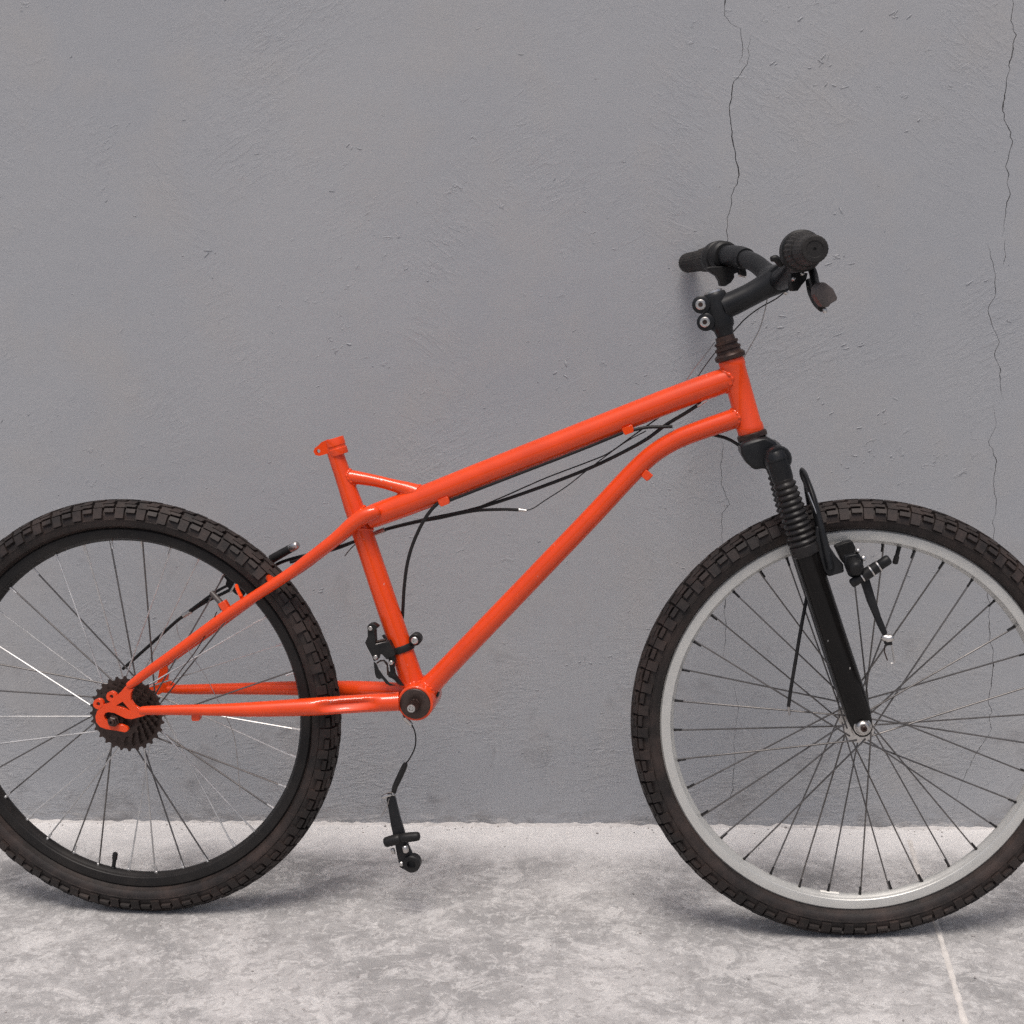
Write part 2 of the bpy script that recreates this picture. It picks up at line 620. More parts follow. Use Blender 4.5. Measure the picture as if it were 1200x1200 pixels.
for px, py, n_, sp in ((955, 76, 7, 9), (968, 68, 3, 4), (976, 101, 6, 10), (1032, 20, 7, 16), (1046, 16, 5, 8), (978, 246, 3, 6), (980, 300, 9, 14), (995, 402, 8, 14), (920, 382, 8, 22), (1015, 470, 10, 22), (1010, 540, 12, 26), (935, 22, 3, 3), (905, 75, 2, 3), (405, 172, 5, 8), (700, 770, 8, 14), (697, 880, 3, 6), (240, 300, 6, 18), (405, 400, 6, 12), (660, 440, 5, 16), (372, 690, 5, 9), (1075, 150, 4, 10), (1150, 330, 4, 10)):
    for k in range(max(2, int(n_ * 0.7))):
        x, z = wl(px + rng.normal(0, sp), py + rng.normal(0, sp * 0.45))
        flake(x, z, rng.uniform(0.0025, 0.0105), rng.uniform(0.0010, 0.0022), rng.normal(0.5, 0.6), rng.uniform(0.0004, 0.0010))
for k in range(260):
    px, py = rng.uniform(-20, 1220), 960 - abs(rng.normal(0, 1)) ** 1.3 * 360
    if py < -10:
        continue
    x, z = wl(px, py)
    flake(x, z, rng.uniform(0.0012, 0.0060), rng.uniform(0.0006, 0.0012), rng.normal(0.2, 0.4), rng.uniform(0.0003, 0.0008))
fk = link('plaster_crumbs', bm, M_WALL, wall, 60)
fk['kind'] = 'stuff'


def floor_material():
    M = bpy.data.materials.new('worn_concrete')
    M.use_nodes = True
    nt = M.node_tree
    L = nt.links.new
    b = nt.nodes['Principled BSDF']
    tc = node(nt, 'ShaderNodeTexCoord')

    def noise(scale, det=6, rough=0.62, sc_=(1, 1, 1), dist=0.0, off=(0, 0, 0)):
        n = node(nt, 'ShaderNodeTexNoise')
        n.inputs['Scale'].default_value = scale
        n.inputs['Detail'].default_value = det
        n.inputs['Roughness'].default_value = rough
        n.inputs['Distortion'].default_value = dist
        k = node(nt, 'ShaderNodeMapping')
        k.inputs['Scale'].default_value = sc_
        k.inputs['Location'].default_value = off
        L(tc.outputs['Object'], k.inputs['Vector'])
        L(k.outputs['Vector'], n.inputs['Vector'])
        return n.outputs['Fac']

    def rng_(v, a, c, lo=0.0, hi=1.0):
        n = node(nt, 'ShaderNodeMapRange')
        for k, x in (('From Min', a), ('From Max', c), ('To Min', lo), ('To Max', hi)):
            n.inputs[k].default_value = x
        L(v, n.inputs['Value'])
        return n.outputs['Result']

    def ma(op, a, c):
        n = node(nt, 'ShaderNodeMath', operation=op)
        for i, x in enumerate((a, c)):
            if isinstance(x, (int, float)):
                n.inputs[i].default_value = x
            else:
                L(x, n.inputs[i])
        return n.outputs[0]

    def mixc(f, a, c):
        n = node(nt, 'ShaderNodeMix', data_type='RGBA')
        if isinstance(f, (int, float)):
            n.inputs['Factor'].default_value = f
        else:
            L(f, n.inputs['Factor'])
        for k, x in (('A', a), ('B', c)):
            if isinstance(x, tuple):
                n.inputs[k].default_value = (*x, 1)
            else:
                L(x, n.inputs[k])
        return n.outputs['Result']

    big = noise(3.0, 8, 0.68, (1, 1.3, 1), 0.6)
    c = mixc(rng_(big, 0.40, 0.60), (0.265, 0.259, 0.256), (0.460, 0.446, 0.437))
    mid = noise(11, 10, 0.76, (1, 1.2, 1), 0.7)
    c = mixc(rng_(mid, 0.50, 0.57, 0, 0.62), c, (0.57, 0.555, 0.542))
    c = mixc(rng_(noise(8, 10, 0.78, (1, 1.1, 1), 0.9, (3, 1, 0)), 0.52, 0.60, 0, 0.65), c, (0.265, 0.257, 0.255))
    c = mixc(rng_(noise(48, 8, 0.78, (1, 1, 1), 0.6), 0.53, 0.58, 0, 0.5), c, (0.62, 0.605, 0.59))
    c = mixc(rng_(noise(70, 6, 0.7, (1, 1, 1), 0.4, (1, 5, 0)), 0.54, 0.60, 0, 0.5), c, (0.22, 0.21, 0.205))
    c = mixc(rng_(noise(260, 4, 0.6), 0.4, 0.68, 0, 0.3), c, (0.298, 0.290, 0.286))
    # paler skim of cement along the wall, 0.09 m wide with a ragged edge (floor object x runs along the wall, y away from it)
    sep = node(nt, 'ShaderNodeSeparateXYZ')
    L(tc.outputs['Object'], sep.inputs[0])
    edge = ma('ADD', sep.outputs['Y'], ma('MULTIPLY', ma('SUBTRACT', noise(6, 6, 0.65), 0.5), 0.16))
    c = mixc(rng_(edge, -0.17, -0.08, 0, 0.72), c, (0.69, 0.672, 0.66))
    L(c, b.inputs['Base Color'])
    L(rng_(mid, 0.3, 0.7, 0.5, 0.78), b.inputs['Roughness'])
    b.inputs['Specular IOR Level'].default_value = 0.35
    h = ma('ADD', ma('MULTIPLY', noise(60, 7, 0.7), 0.6), ma('MULTIPLY', noise(300, 4, 0.6), 0.3))
    h = ma('ADD', h, ma('MULTIPLY', mid, 1.0))
    bp = node(nt, 'ShaderNodeBump')
    bp.inputs['Strength'].default_value = 0.6
    bp.inputs['Distance'].default_value = 0.003
    L(h, bp.inputs['Height'])
    L(bp.outputs['Normal'], b.inputs['Normal'])
    return M


M_FLOOR = floor_material()
bm = bmesh.new()
for q in ((-12, -14, 0), (12, -14, 0), (12, 0.1, 0), (-12, 0.1, 0)):
    bm.verts.new(q)
bm.faces.new(bm.verts[:])
fl = link('concrete_floor', bm, M_FLOOR, None, 0)
fl.matrix_world = MW
fl['kind'] = 'structure'
fl['label'] = 'mottled pale grey concrete floor'

# ragged lip of cement where wall meets floor
M_LIP = mat('pale_cement', (0.50, 0.48, 0.465), 0.85, var=0.18, scale=60, bump=0.5, bscale=250)
bm = bmesh.new()
xs = np.arange(-2.5, 2.5, 0.004)
nz = lambda s: np.convolve(rng.normal(0, 1, len(xs) + 200), np.hanning(s) / np.sqrt((np.hanning(s) ** 2).sum()), 'same')[100:-100]
hgt = 0.0022 + 0.0012 * nz(7) + 0.0007 * nz(60)
hgt = np.clip(hgt, 0.0002, 0.008)
dep = np.clip(0.008 + 0.002 * nz(40) + 0.002 * nz(9), 0.003, 0.02)
rows = []
for x, h_, d_ in zip(xs, hgt, dep):
    rows.append([bm.verts.new(v) for v in ((x, 0.004, h_), (x, -0.0008, h_), (x, -0.003, h_ * 0.55), (x, -d_, -0.0006))])
for a, b in zip(rows, rows[1:]):
    for k in range(3):
        bm.faces.new((a[k], a[k + 1], b[k + 1], b[k]))
lip = link('cement_lip', bm, M_LIP, None, 60)
lip.matrix_world = MW
lip['kind'] = 'structure'

# loose grit along the wall and scattered over the floor
bm = bmesh.new()
for k in range(420):
    x = rng.uniform(-1.3, 1.3)
    d_ = abs(rng.normal(0, 0.02)) + 0.004 if k < 160 else rng.uniform(0.02, 1.0)
    r = rng.uniform(0.0006, 0.0019) if rng.random() < 0.93 else rng.uniform(0.002, 0.0032)
    vs_ = []
    for a_, b_, c_ in ((1, 0, 0), (-1, 0, 0), (0, 1, 0), (0, -1, 0), (0, 0, 1), (0, 0, -1)):
        vs_.append(bm.verts.new((x + a_ * r * rng.uniform(0.6, 1.4), -d_ + b_ * r * rng.uniform(0.6, 1.4), r * 0.5 + c_ * r * rng.uniform(0.5, 0.9))))
    for f_ in ((0, 2, 4), (2, 1, 4), (1, 3, 4), (3, 0, 4), (2, 0, 5), (1, 2, 5), (3, 1, 5), (0, 3, 5)):
        bm.faces.new([vs_[t] for t in f_])
M_GRIT = mat('grit', (0.30, 0.28, 0.27), 0.9, var=0.6, scale=18)
gr = link('grit', bm, M_GRIT, None, 0)
gr.matrix_world = MW
gr['kind'] = 'stuff'

# pale filled joint in the floor and two thin score lines
def floor_strip(name, pts, hw, material, z=0.004):
    bm = bmesh.new()
    W = [on_floor(*p) for p in pts]
    fine = []
    for a, b in zip(W, W[1:]):
        for k in range(12):
            fine.append(a.lerp(b, k / 12))
    fine.append(W[-1])
    rows = []
    for i, q in enumerate(fine):
        t = (fine[min(i + 1, len(fine) - 1)] - fine[max(i - 1, 0)]).normalized()
        s = Vector((-t.y, t.x, 0)) * hw * rng.uniform(0.7, 1.2)
        zz = z * 0.3
        rows.append([bm.verts.new(v) for v in (q + s * 1.6 + Vector((0, 0, -0.0005)), q + s + Vector((0, 0, zz)), q - s + Vector((0, 0, zz)), q - s * 1.6 + Vector((0, 0, -0.0005)))])
    for a, b in zip(rows, rows[1:]):
        for k in range(3):
            bm.faces.new((a[k], a[k + 1], b[k + 1], b[k]))
    o = link(name, bm, material, None, 60)
    o['kind'] = 'structure'
    return o


M_JOINT = mat('pale_joint_filler', (0.56, 0.53, 0.50), 0.8, var=0.15, scale=60, bump=0.3)
floor_strip('floor_joint', [(1066, 985), (1080, 1035), (1099, 1088), (1116, 1145), (1138, 1225)], 0.0030, M_JOINT)

# ------------------------------------------------------------------ the bicycle
BASE = Vector((WB / 2, 0, 0))
OFF = -BASE
bike = empty('mountain_bike', MB @ Matrix.Translation(BASE),
             'bright orange mountain bike without saddle, cranks or chain standing by the grey wall', 'bicycle')
UPX = Vector((-0.27, 0, 0.963)).normalized()

# head tube and headset
HT0, HT1 = P(856.5, 421), P(880.5, 507)
HAX = (HT0 - HT1).normalized()
ht_len = (HT0 - HT1).length
r_h = mm(14.6, HT0)
head = lathe('head_tube', HT1, HAX, [(0, r_h * 1.05), (0.002, r_h * 1.09), (0.010, r_h * 1.09), (0.013, r_h), (ht_len - 0.013, r_h), (ht_len - 0.010, r_h * 1.06), (ht_len - 0.002, r_h * 1.06), (ht_len, r_h * 1.03)], M_ORANGE, bike, 40)
lathe('headset_cup', HT1, -HAX, [(-0.0005, r_h * 1.10), (0.001, r_h * 1.22), (0.007, r_h * 1.24), (0.009, r_h * 1.08), (0.010, r_h * 1.0), (0.015, r_h * 0.95)], M_RUST, head, 36)
lathe('headset_cup', HT0, HAX, [(-0.0005, r_h * 1.04), (0.001, r_h * 1.22), (0.006, r_h * 1.26), (0.009, r_h * 1.12), (0.010, r_h * 1.0), (0.0135, r_h * 0.98), (0.0145, r_h * 1.06), (0.018, r_h * 1.06), (0.019, r_h * 0.88), (0.022, r_h * 0.88), (0.0228, r_h * 0.97), (0.026, r_h * 0.97), (0.027, r_h * 0.8), (0.034, r_h * 0.76)], M_RUST, head, 36)

# main tubes, flared a little where they are welded
tube('top_tube', [(432, 607, 0, 13.0), (445, 602, 0, 14.0), (500, 581.5, 0, 14.3), (570, 553.5, 0, 14.4), (640, 526, 0, 14.6), (780, 471, 0, 14.8), (836, 450.5, 0, 14.8), (849, 446, 0, 14.6), (861, 441.8, 0, 14.0)], M_ORANGE, bike, 28, 5)
tube('down_tube', [(872, 487, 0, 13.5), (862, 490, 0, 12.6), (855, 492.3, 0, 11.9), (825, 502.5, 0, 11.6), (794, 514.5, 0, 11.4), (766, 531.5, 0, 11.2), (739, 556.5, 0, 11.3), (694, 605, 0, 11.4), (648, 653, 0, 11.5), (603, 700, 0, 11.6), (530, 776, 0, 11.9), (512, 795, 0, 12.3), (500, 808, 0, 13.4)], M_ORANGE, bike, 28, 5)
seat_t = tube('seat_tube', [(390.2, 523, 0, 9.3), (393.6, 533, 0, 9.5), (404, 563, 0, 10.2), (414, 592, 0, 11.5), (425.5, 626, 0, 12.4), (450, 699, 0, 13.0), (470, 758, 0, 13.3), (481, 792, 0, 14.0), (485, 806, 0, 15.5)], M_ORANGE, bike, 28, 5)
tube('seat_tube_brace', [(400, 557.5, 0, 10), (406, 558, 0, 8.6), (425, 560.8, 0, 7.6), (445, 564.6, 0, 7.0), (462, 569, 0, 7.4), (476, 573, 0, 8.8), (488, 577.5, 0, 10.5)], M_ORANGE, bike, 20, 5)
# seat clamp: split collar with an eared lug
q0, q1 = P(397.5, 533, 0), P(391.2, 513.5, 0)
ca = (q1 - q0).normalized()
L = (q1 - q0).length
rc = mm(11.6, q0)
bm = lathe_bm(q0, ca, [(0, rc * 0.78), (0, rc * 0.97), (0.0015, rc), (L * 0.36, rc), (L * 0.40, rc * 0.94), (L * 0.52, rc * 0.94), (L * 0.56, rc), (L - 0.0015, rc), (L, rc * 0.96), (L, rc * 0.78), (L * 0.3, rc * 0.78)], 32)
for yy in (-0.0095, 0.004):
    plate_bm([(384, 515), (386, 531), (379, 533), (374, 534.3), (369.5, 533.2), (367.4, 529.3), (368.5, 525.3), (372, 522.8), (377, 518)], yy, yy + 0.0055, [circle_px(373, 528.7, 2.3, 14)], bm=bm)
link('seat_clamp', bm, M_ORANGE, seat_t, 35, OFF)

# bottom bracket
BBC = P(489, 821, 0)
bq = P(486.5, 824.5, -0.034)
BBC = Vector((bq.x, 0, bq.z))
rb = mm(21, BBC)
bbs = lathe('bottom_bracket_shell', BBC + Vector((0, -0.034, 0)), BY, [(0, rb * 0.93), (0.001, rb * 0.98), (0.003, rb), (0.065, rb), (0.067, rb * 0.98), (0.068, rb * 0.93)], M_ORANGE, bike, 40)
cy = BBC + Vector((0, -0.034, 0))
lathe('bearing_cup', cy, -BY, [(-0.002, rb * 0.86), (0.001, rb * 0.86), (0.0025, rb * 0.83), (0.003, rb * 0.80), (0.0028, rb * 0.42), (0.002, rb * 0.30)], M_COG, bbs, 36)
bm = lathe_bm(cy, -BY, [(-0.01, 0.0085), (0.006, 0.0085), (0.0065, 0.0080)], 24)
lathe_bm(cy, -BY, [(0.0062, 0.0098), (0.026, 0.0084), (0.0265, 0.0078), (0.0265, 0.004), (0.020, 0.004)], 4, bm, 0.55)
link('crank_axle', bm, M_RUST, bbs, 30, OFF)
lathe('axle_thread', cy, -BY, [(0.0262, 0.0062), (0.0275, 0.0058), (0.0275, 0.0036), (0.022, 0.0036)], M_STEEL, bbs, 20)
plate('cable_guide', [(486, 843), (492, 842), (500, 836), (504, 828), (506, 820), (509, 826), (506, 833), (502, 838), (494, 843), (488, 844.5)], -0.022, 0.012, M_PLASTIC, bbs)
plate('cable_guide', [(510, 813.5), (514, 810.5), (513, 817), (510.5, 819.5)], -0.008, 0.004, M_PLASTIC, bbs)

# chain stays (near one with a crimped flat), dropouts, seat stays
def stay(spec, crimp=None):
    bm = tube_bm(spec, 24, 8)
    if crimp:
        a, b = P(crimp[0], 822, -0.03).x, P(crimp[1], 822, -0.03).x
        for v in bm.verts:
            if a < v.co.x < b:
                k = math.sin(math.pi * (v.co.x - a) / (b - a)) ** 0.5
                c = P(crimp[0] + (crimp[1] - crimp[0]) * (v.co.x - a) / (b - a), 826.5 - 2.5 * (v.co.x - a) / (b - a), -0.045)
                dz = (v.co.z - c.z) / 0.0055
                if v.co.y < -0.03 and abs(dz) < 1.6:
                    v.co.y += 0.009 * k * math.exp(-dz * dz)
    return bm


near_cs = link('chain_stay', stay([(164.5, 832.8, -0.0645, 4.4), (172, 832.5, -0.064, 5.3), (210, 832, -0.063, 6.2), (251, 832, -0.060, 7.0), (290, 831.5, -0.056, 8.6), (330, 830, -0.051, 9.8), (370, 828, -0.045, 10.6), (400, 826, -0.040, 10.6), (440, 823.6, -0.033, 10.8), (468, 822, -0.028, 11.2)], (376, 446)), M_ORANGE, bike, 40, OFF)
far_cs = tube('chain_stay', [(197, 807.5, 0.064, 4.8), (213, 808, 0.063, 5.8), (250, 807.5, 0.060, 6.4), (293, 807, 0.056, 7.2), (345, 806.5, 0.051, 8.5), (400, 807, 0.044, 9.4), (440, 808, 0.036, 9.6), (476, 810, 0.026, 9.6)], M_ORANGE, bike, 24, 6)
NZ = (80, 760, 7.5)
do_outer = [(500, 335), (462, 380), (440, 400), (405, 430), (385, 462), (345, 482), (310, 492), (280, 520), (252, 552), (237, 600), (245, 650), (278, 690), (335, 710), (420, 722), (495, 737), (518, 730), (525, 712), (515, 692), (475, 672), (440, 668), (400, 668), (352, 652), (322, 622), (313, 592), (325, 567), (350, 560), (400, 566), (450, 590), (500, 615), (560, 622), (620, 605), (672, 592), (672, 520), (620, 526), (578, 500), (548, 452), (548, 395), (568, 360)]
bm = plate_bm(do_outer, -0.0685, -0.0625, [[(418, 502), (478, 468), (546, 548)]], NZ)
plate_bm(circle_px(262, 488, 46), -0.0685, -0.0625, [circle_px(262, 488, 17, 12)], NZ, bm=bm)
plate_bm(circle_px(378, 423, 46), -0.0683, -0.0627, [circle_px(378, 423, 17, 12)], NZ, bm=bm)
link('dropout', bm, M_ORANGE, near_cs, 30, OFF, 0.0005)
bm = plate_bm([(187, 782), (195, 779), (197, 790), (196, 797), (204, 802), (204, 813), (190, 812), (172, 822), (150, 826), (140, 818), (150, 806), (170, 806), (184, 800)], 0.061, 0.067)
link('dropout', bm, M_ORANGE, far_cs, 30, OFF, 0.0009)
near_ss = tube('seat_stay', [(443, 600, -0.0215, 6.2), (438, 600.6, -0.022, 8.0), (427, 604.5, -0.0235, 9.4), (414, 613.5, -0.0260, 9.0), (400, 625.5, -0.0285, 8.0), (387, 636, -0.031, 7.2), (360, 656.5, -0.036, 6.7), (333, 676.5, -0.041, 6.5), (267, 719.5, -0.052, 6.3), (213, 759, -0.059, 6.1), (173, 787.5, -0.0635, 5.7), (157, 799.5, -0.0655, 5.0), (151, 803.5, -0.0655, 4.2)], M_ORANGE, bike, 20, 5, dome=True)
far_ss = []
for px, py, y, r in [(443, 600, -0.0215, 6.2), (427, 604.5, -0.0235, 8.6), (400, 625.5, -0.0285, 7.6), (360, 656.5, -0.036, 6.4), (333, 676.5, -0.041, 6.2), (267, 719.5, -0.052, 6.1), (213, 759, -0.059, 5.9), (173, 787.5, -0.0635, 5.5), (152, 803, -0.0655, 4.6)]:
    q = P(px, py, y)
    far_ss.append((Vector((q.x, -q.y, q.z)), mm(r, q)))
v = catmull([(*p, r) for p, r in far_ss], 5)
bm = bmesh.new()
sweep(bm, [Vector(x[:3]) for x in v], [float(x[3]) for x in v], 20)
far_stay = link('seat_stay', bm, M_ORANGE, bike, 40, OFF)
tube('stay_bridge', [(318, 680, -0.040, 4.5), (309, 672, 0.040, 4.5)], M_ORANGE, bike, 16)

# weld beads where round tubes meet
def weld(a, b, r, c0, cax, cr, par, br=0.0019):
    a, b = Vector(a), Vector(b)
    d = (b - a).normalized()
    n1 = d.orthogonal().normalized()
    n2 = d.cross(n1)
    cax = Vector(cax).normalized()
    pts = []
    N = 56
    for k in range(N):
        th = 2 * math.pi * k / N
        p = a + (n1 * math.cos(th) + n2 * math.sin(th)) * r
        w0 = (p - Vector(c0))
        w0 = w0 - cax * w0.dot(cax)
        dd = d - cax * d.dot(cax)
        A, Bq, Cq = dd.dot(dd), 2 * w0.dot(dd), w0.dot(w0) - cr * cr
        D = Bq * Bq - 4 * A * Cq
        t = (-Bq - math.sqrt(max(D, 0))) / (2 * A)
        pts.append(p + d * t)
    bm = bmesh.new()
    rings = []
    for k in range(N):
        tn = (pts[(k + 1) % N] - pts[k - 1]).normalized()
        u = (d - tn * d.dot(tn)).normalized()
        v = tn.cross(u)
        rr = br * (1 + 0.28 * math.sin(k * 2 * math.pi / 4) + 0.12 * rng.normal())
        rings.append([bm.verts.new(pts[k] + (u * math.cos(q * math.pi / 4) * 1.35 + v * math.sin(q * math.pi / 4)) * rr) for q in range(8)])
    for k in range(N):
        A_, B_ = rings[k], rings[(k + 1) % N]
        for q in range(8):
            bm.faces.new((A_[q], A_[(q + 1) % 8], B_[(q + 1) % 8], B_[q]))
    return link('weld_bead', bm, M_ORANGE, par, 60, OFF)


st_ax = (P(450, 699) - P(481, 792)).normalized()
weld(P(780, 471), P(846, 447), mm(14.0, HT0), HT1, HAX, r_h, head)
weld(P(825, 502.5), P(862, 490), mm(11.9, HT0), HT1, HAX, r_h, head)
weld(P(530, 776), P(512, 795), mm(12.0, BBC), BBC, BY, rb, bbs)
weld(P(450, 699), P(470, 758), mm(13.4, BBC), BBC, BY, rb, bbs)
weld(P(500, 581.5), P(445, 602), mm(14.1, BBC), P(414, 592), P(404, 563) - P(425.5, 626), mm(11.6, BBC), seat_t)
weld(P(425, 560.8), P(406, 558), mm(8.2, BBC), P(404, 563), P(393.6, 533) - P(404, 563), mm(10.3, BBC), seat_t, 0.0014)
weld(P(445, 564.6), P(476, 573), mm(8.2, BBC), P(500, 581.5), P(570, 553.5) - P(500, 581.5), mm(14.3, BBC), seat_t, 0.0014)

# small welded fittings
def stop(px, py, y, w_, h_, ang, par):
    c, s = math.cos(rad(ang)), math.sin(rad(ang))
    o = [(-w_, -h_), (w_, -h_), (w_, h_ * 0.3), (w_ * 0.8, h_), (-w_ * 0.8, h_), (-w_, h_ * 0.3)]
    return plate('cable_stop', [(px + a * c - b * s, py + a * s + b * c) for a, b in o], y - 0.005, y + 0.005, M_ORANGE, par, bevel=0.001)


stop(736, 504, -0.012, 6.5, 4.5, -21, bike)
stop(520, 588, -0.012, 6.5, 4.5, -21, bike)
stop(758, 557.5, -0.006, 5.5, 5.0, 42, bike)
stop(229, 841.5, -0.058, 5.0, 3.5, 0, bike)
stop(262, 711, -0.050, 4.6, 6.0, -32, bike)
tube('brake_boss', [(262, 713, -0.048, 4.6), (259, 707.5, -0.046, 4.2), (257.5, 705, -0.044, 3.4), (248, 694.5, -0.036, 3.3)], M_LEVER, near_ss, 14, 2)
tube('brake_boss', [(283, 700, -0.046, 2.4), (279, 692, -0.03, 2.4), (277, 686, -0.02, 2.2)], M_ORANGE, near_ss, 12, 2)

# ------------------------------------------------------------------ wheels
def wheel_hull(phi, grow=0.0):
    """tyre casing cross-section: side angle from the crown -> (y, radius)"""
    a = rad(phi)
    return ((0.0232 + grow) * math.sin(a), 0.3030 + (0.0207 + grow) * math.cos(a))


def tyre_bm():
    bm = bmesh.new()
    prof = [(-0.0094, 0.2835), (-0.0098, 0.2866), (-0.0126, 0.2884)]
    for ph in (-126, -118, -110, -102, -97, -95.5, -92, -90.5, -84, -74, -62, -50, -38, -26, -13, 0):
        g = 0.0011 if ph in (-95.5, -92) else 0.0
        prof.append(wheel_hull(ph, g))
    prof = prof + [(-y, r) for y, r in prof[-2::-1]]
    n = 232
    rings = []
    for i in range(n):
        a = 2 * math.pi * i / n
        c, s = math.cos(a), math.sin(a)
        rings.append([bm.verts.new((r * c, y, r * s)) for y, r in prof])
    for i in range(n):
        A, B = rings[i], rings[(i + 1) % n]
        for k in range(len(prof) - 1):
            bm.faces.new((A[k], A[k + 1], B[k + 1], B[k]))
        bm.faces.new((A[-1], A[0], B[0], B[-1]))
    NP = 58
    FLAT = -0.3275
    step = 2 * math.pi / NP

    def knob(t0, t1, f0, f1, h, sk=0.0, taper=0.12, sgn=1):
        """block between angles t0..t1 (in pitches) and side angles f0..f1 (degrees), slanted by sk"""
        def pt(t, f, g):
            y, r = wheel_hull(f, g)
            return bm.verts.new((r * math.cos(t * step), sgn * y, r * math.sin(t * step)))
        tm, fm = (t0 + t1) / 2, (f0 + f1) / 2
        base, top = [], []
        for t, f, k in ((t0, f0, 0), (t1, f0, 0), (t1, f1, 1), (t0, f1, 1)):
            tt = t + sk * k
            base.append(pt(tt, f, -0.001))
            top.append(pt(tm + sk * k + (tt - tm - sk * k) * (1 - taper), fm + (f - fm) * (1 - taper * 0.6), h))
        bm.faces.new(top)
        for k in range(4):
            k2 = (k + 1) % 4
            bm.faces.new((base[k], base[k2], top[k2], top[k]))

    for i in range(NP):
        for sgn in (-1, 1):
            o = i + (0.5 if sgn > 0 else 0.0)
            j = rng.uniform(-0.012, 0.012)
            q = rng.uniform(-1.2, 1.2)
            knob(o + 0.03 + j, o + 0.47 + j, 50 + q, 88 + q, 0.0050, 0.0, 0.10, sgn)      # low side knob
            knob(o + 0.50 + j, o + 0.97 + j, 51, 67 + q, 0.0048, 0.0, 0.10, sgn)          # high side knob, cut in two by a sipe
            knob(o + 0.53 + j, o + 1.00 + j, 33, 44, 0.0050, 0.02, 0.08, sgn)
            knob(o - 0.01 + j, o + 0.50 + j, 19, 48, 0.0050, -0.05, 0.08, sgn)            # inner shoulder
            knob(o + 0.54 + j, o + 1.00 + j, 9, 32, 0.0056, 0.12, 0.08, sgn)              # chevron arms
            knob(o + 0.04 + j, o + 0.54 + j, -1, 16, 0.0060, 0.10, 0.08, sgn)
    for v in bm.verts:
        if v.co.z < FLAT:
            v.co.y *= 1 + 0.03 * (FLAT - v.co.z) / 0.0025
            v.co.z = FLAT
    return bm


def rim_bm():
    bm = bmesh.new()
    half = [(-0.0090, 0.2870), (-0.0108, 0.2868), (-0.0126, 0.2846), (-0.0128, 0.2745), (-0.0122, 0.2718), (-0.0108, 0.2706), (-0.0094, 0.2703), (-0.0072, 0.2692), (-0.0040, 0.2668), (-0.0015, 0.2662)]
    prof = half + [(-y, r) for y, r in half[::-1]]
    prof += [(0.0070, 0.2800), (-0.0070, 0.2800)]
    n = 144
    rings = []
    for i in range(n):
        a = 2 * math.pi * i / n
        rings.append([bm.verts.new((r * math.cos(a), y, r * math.sin(a))) for y, r in prof])
    m_ = len(prof)
    for i in range(n):
        A, B = rings[i], rings[(i + 1) % n]
        for k in range(m_):
            bm.faces.new((A[k], A[(k + 1) % m_], B[(k + 1) % m_], B[k]))
    return bm


tyre_proto = tyre_bm()


def build_wheel(M, rim_mat, spoke_mat, nip_mat, phase, valve_deg, hub_prof, fl_y, fl_r, tread_turn, rise):
    wr = empty('wheel', M, parent=bike)
    t = link('tyre', tyre_proto.copy(), M_RUBBER, wr, 28)
    t.rotation_euler = (0, tread_turn, 0)
    link('rim', rim_bm(), rim_mat, wr, 32)
    link('hub', lathe_bm((0, 0, 0), BY, hub_prof, 32), M_STEEL, wr, 32)
    # spoke prototypes: one for each side and lean, in a frame where the rim hole is straight above the hub
    proto = {}
    for side in (-1, 1):
        for lean in (-1, 1):
            bm = bmesh.new()
            fy = fl_y[0] if side < 0 else fl_y[1]
            a = rad(90 + lean * 62)
            p0 = Vector((fl_r * math.cos(a), fy + side * (0.0022 if lean > 0 else -0.0012), fl_r * math.sin(a)))
            p1 = Vector((0, side * 0.0022, 0.2675))
            d = (p1 - p0).normalized()
            sweep(bm, [p0 - d * 0.002, p0.lerp(p1, 0.5), p1], [0.00130, 0.00125, 0.00130], 6)
            me_ = link('spoke', bm, spoke_mat if lean > 0 else M_SPOKE, wr, 60)  # rear spokes alternate pale and dark, their reflections put into the colour
            bm = bmesh.new()
            sweep(bm, [p1 - d * 0.0135, p1 - d * 0.004, p1 - d * 0.0035, p1 + d * 0.001], [0.0017, 0.0017, 0.0022, 0.0024], 8)
            nip = link('spoke_nipple', bm, nip_mat, wr, 40)
            proto[side, lean] = (me_, nip)
    used = set()
    for i in range(36):
        side = -1 if i % 2 else 1
        lean = 1 if (i // 2) % 2 else -1
        ang = rad(phase + 10 * i)
        for k, pr in enumerate(proto[side, lean]):
            o = pr if (side, lean, k) not in used else pr.copy()
            if (side, lean, k) in used:
                COL.objects.link(o)
                o.parent = wr
            used.add((side, lean, k))
            o.rotation_euler = (0, math.pi / 2 - ang + rad(rng.normal(0, 0.25)), 0)
    a = rad(valve_deg)
    u = Vector((math.cos(a), 0, math.sin(a)))
    link('valve', lathe_bm(u * 0.268, -u, [(0, 0.0036), (0.003, 0.0036), (0.0035, 0.0031), (0.016, 0.0031), (0.0165, 0.0040), (0.0255, 0.0042), (0.0275, 0.0034), (0.028, 0.002)], 14), M_PLASTIC, wr, 40)
    return wr


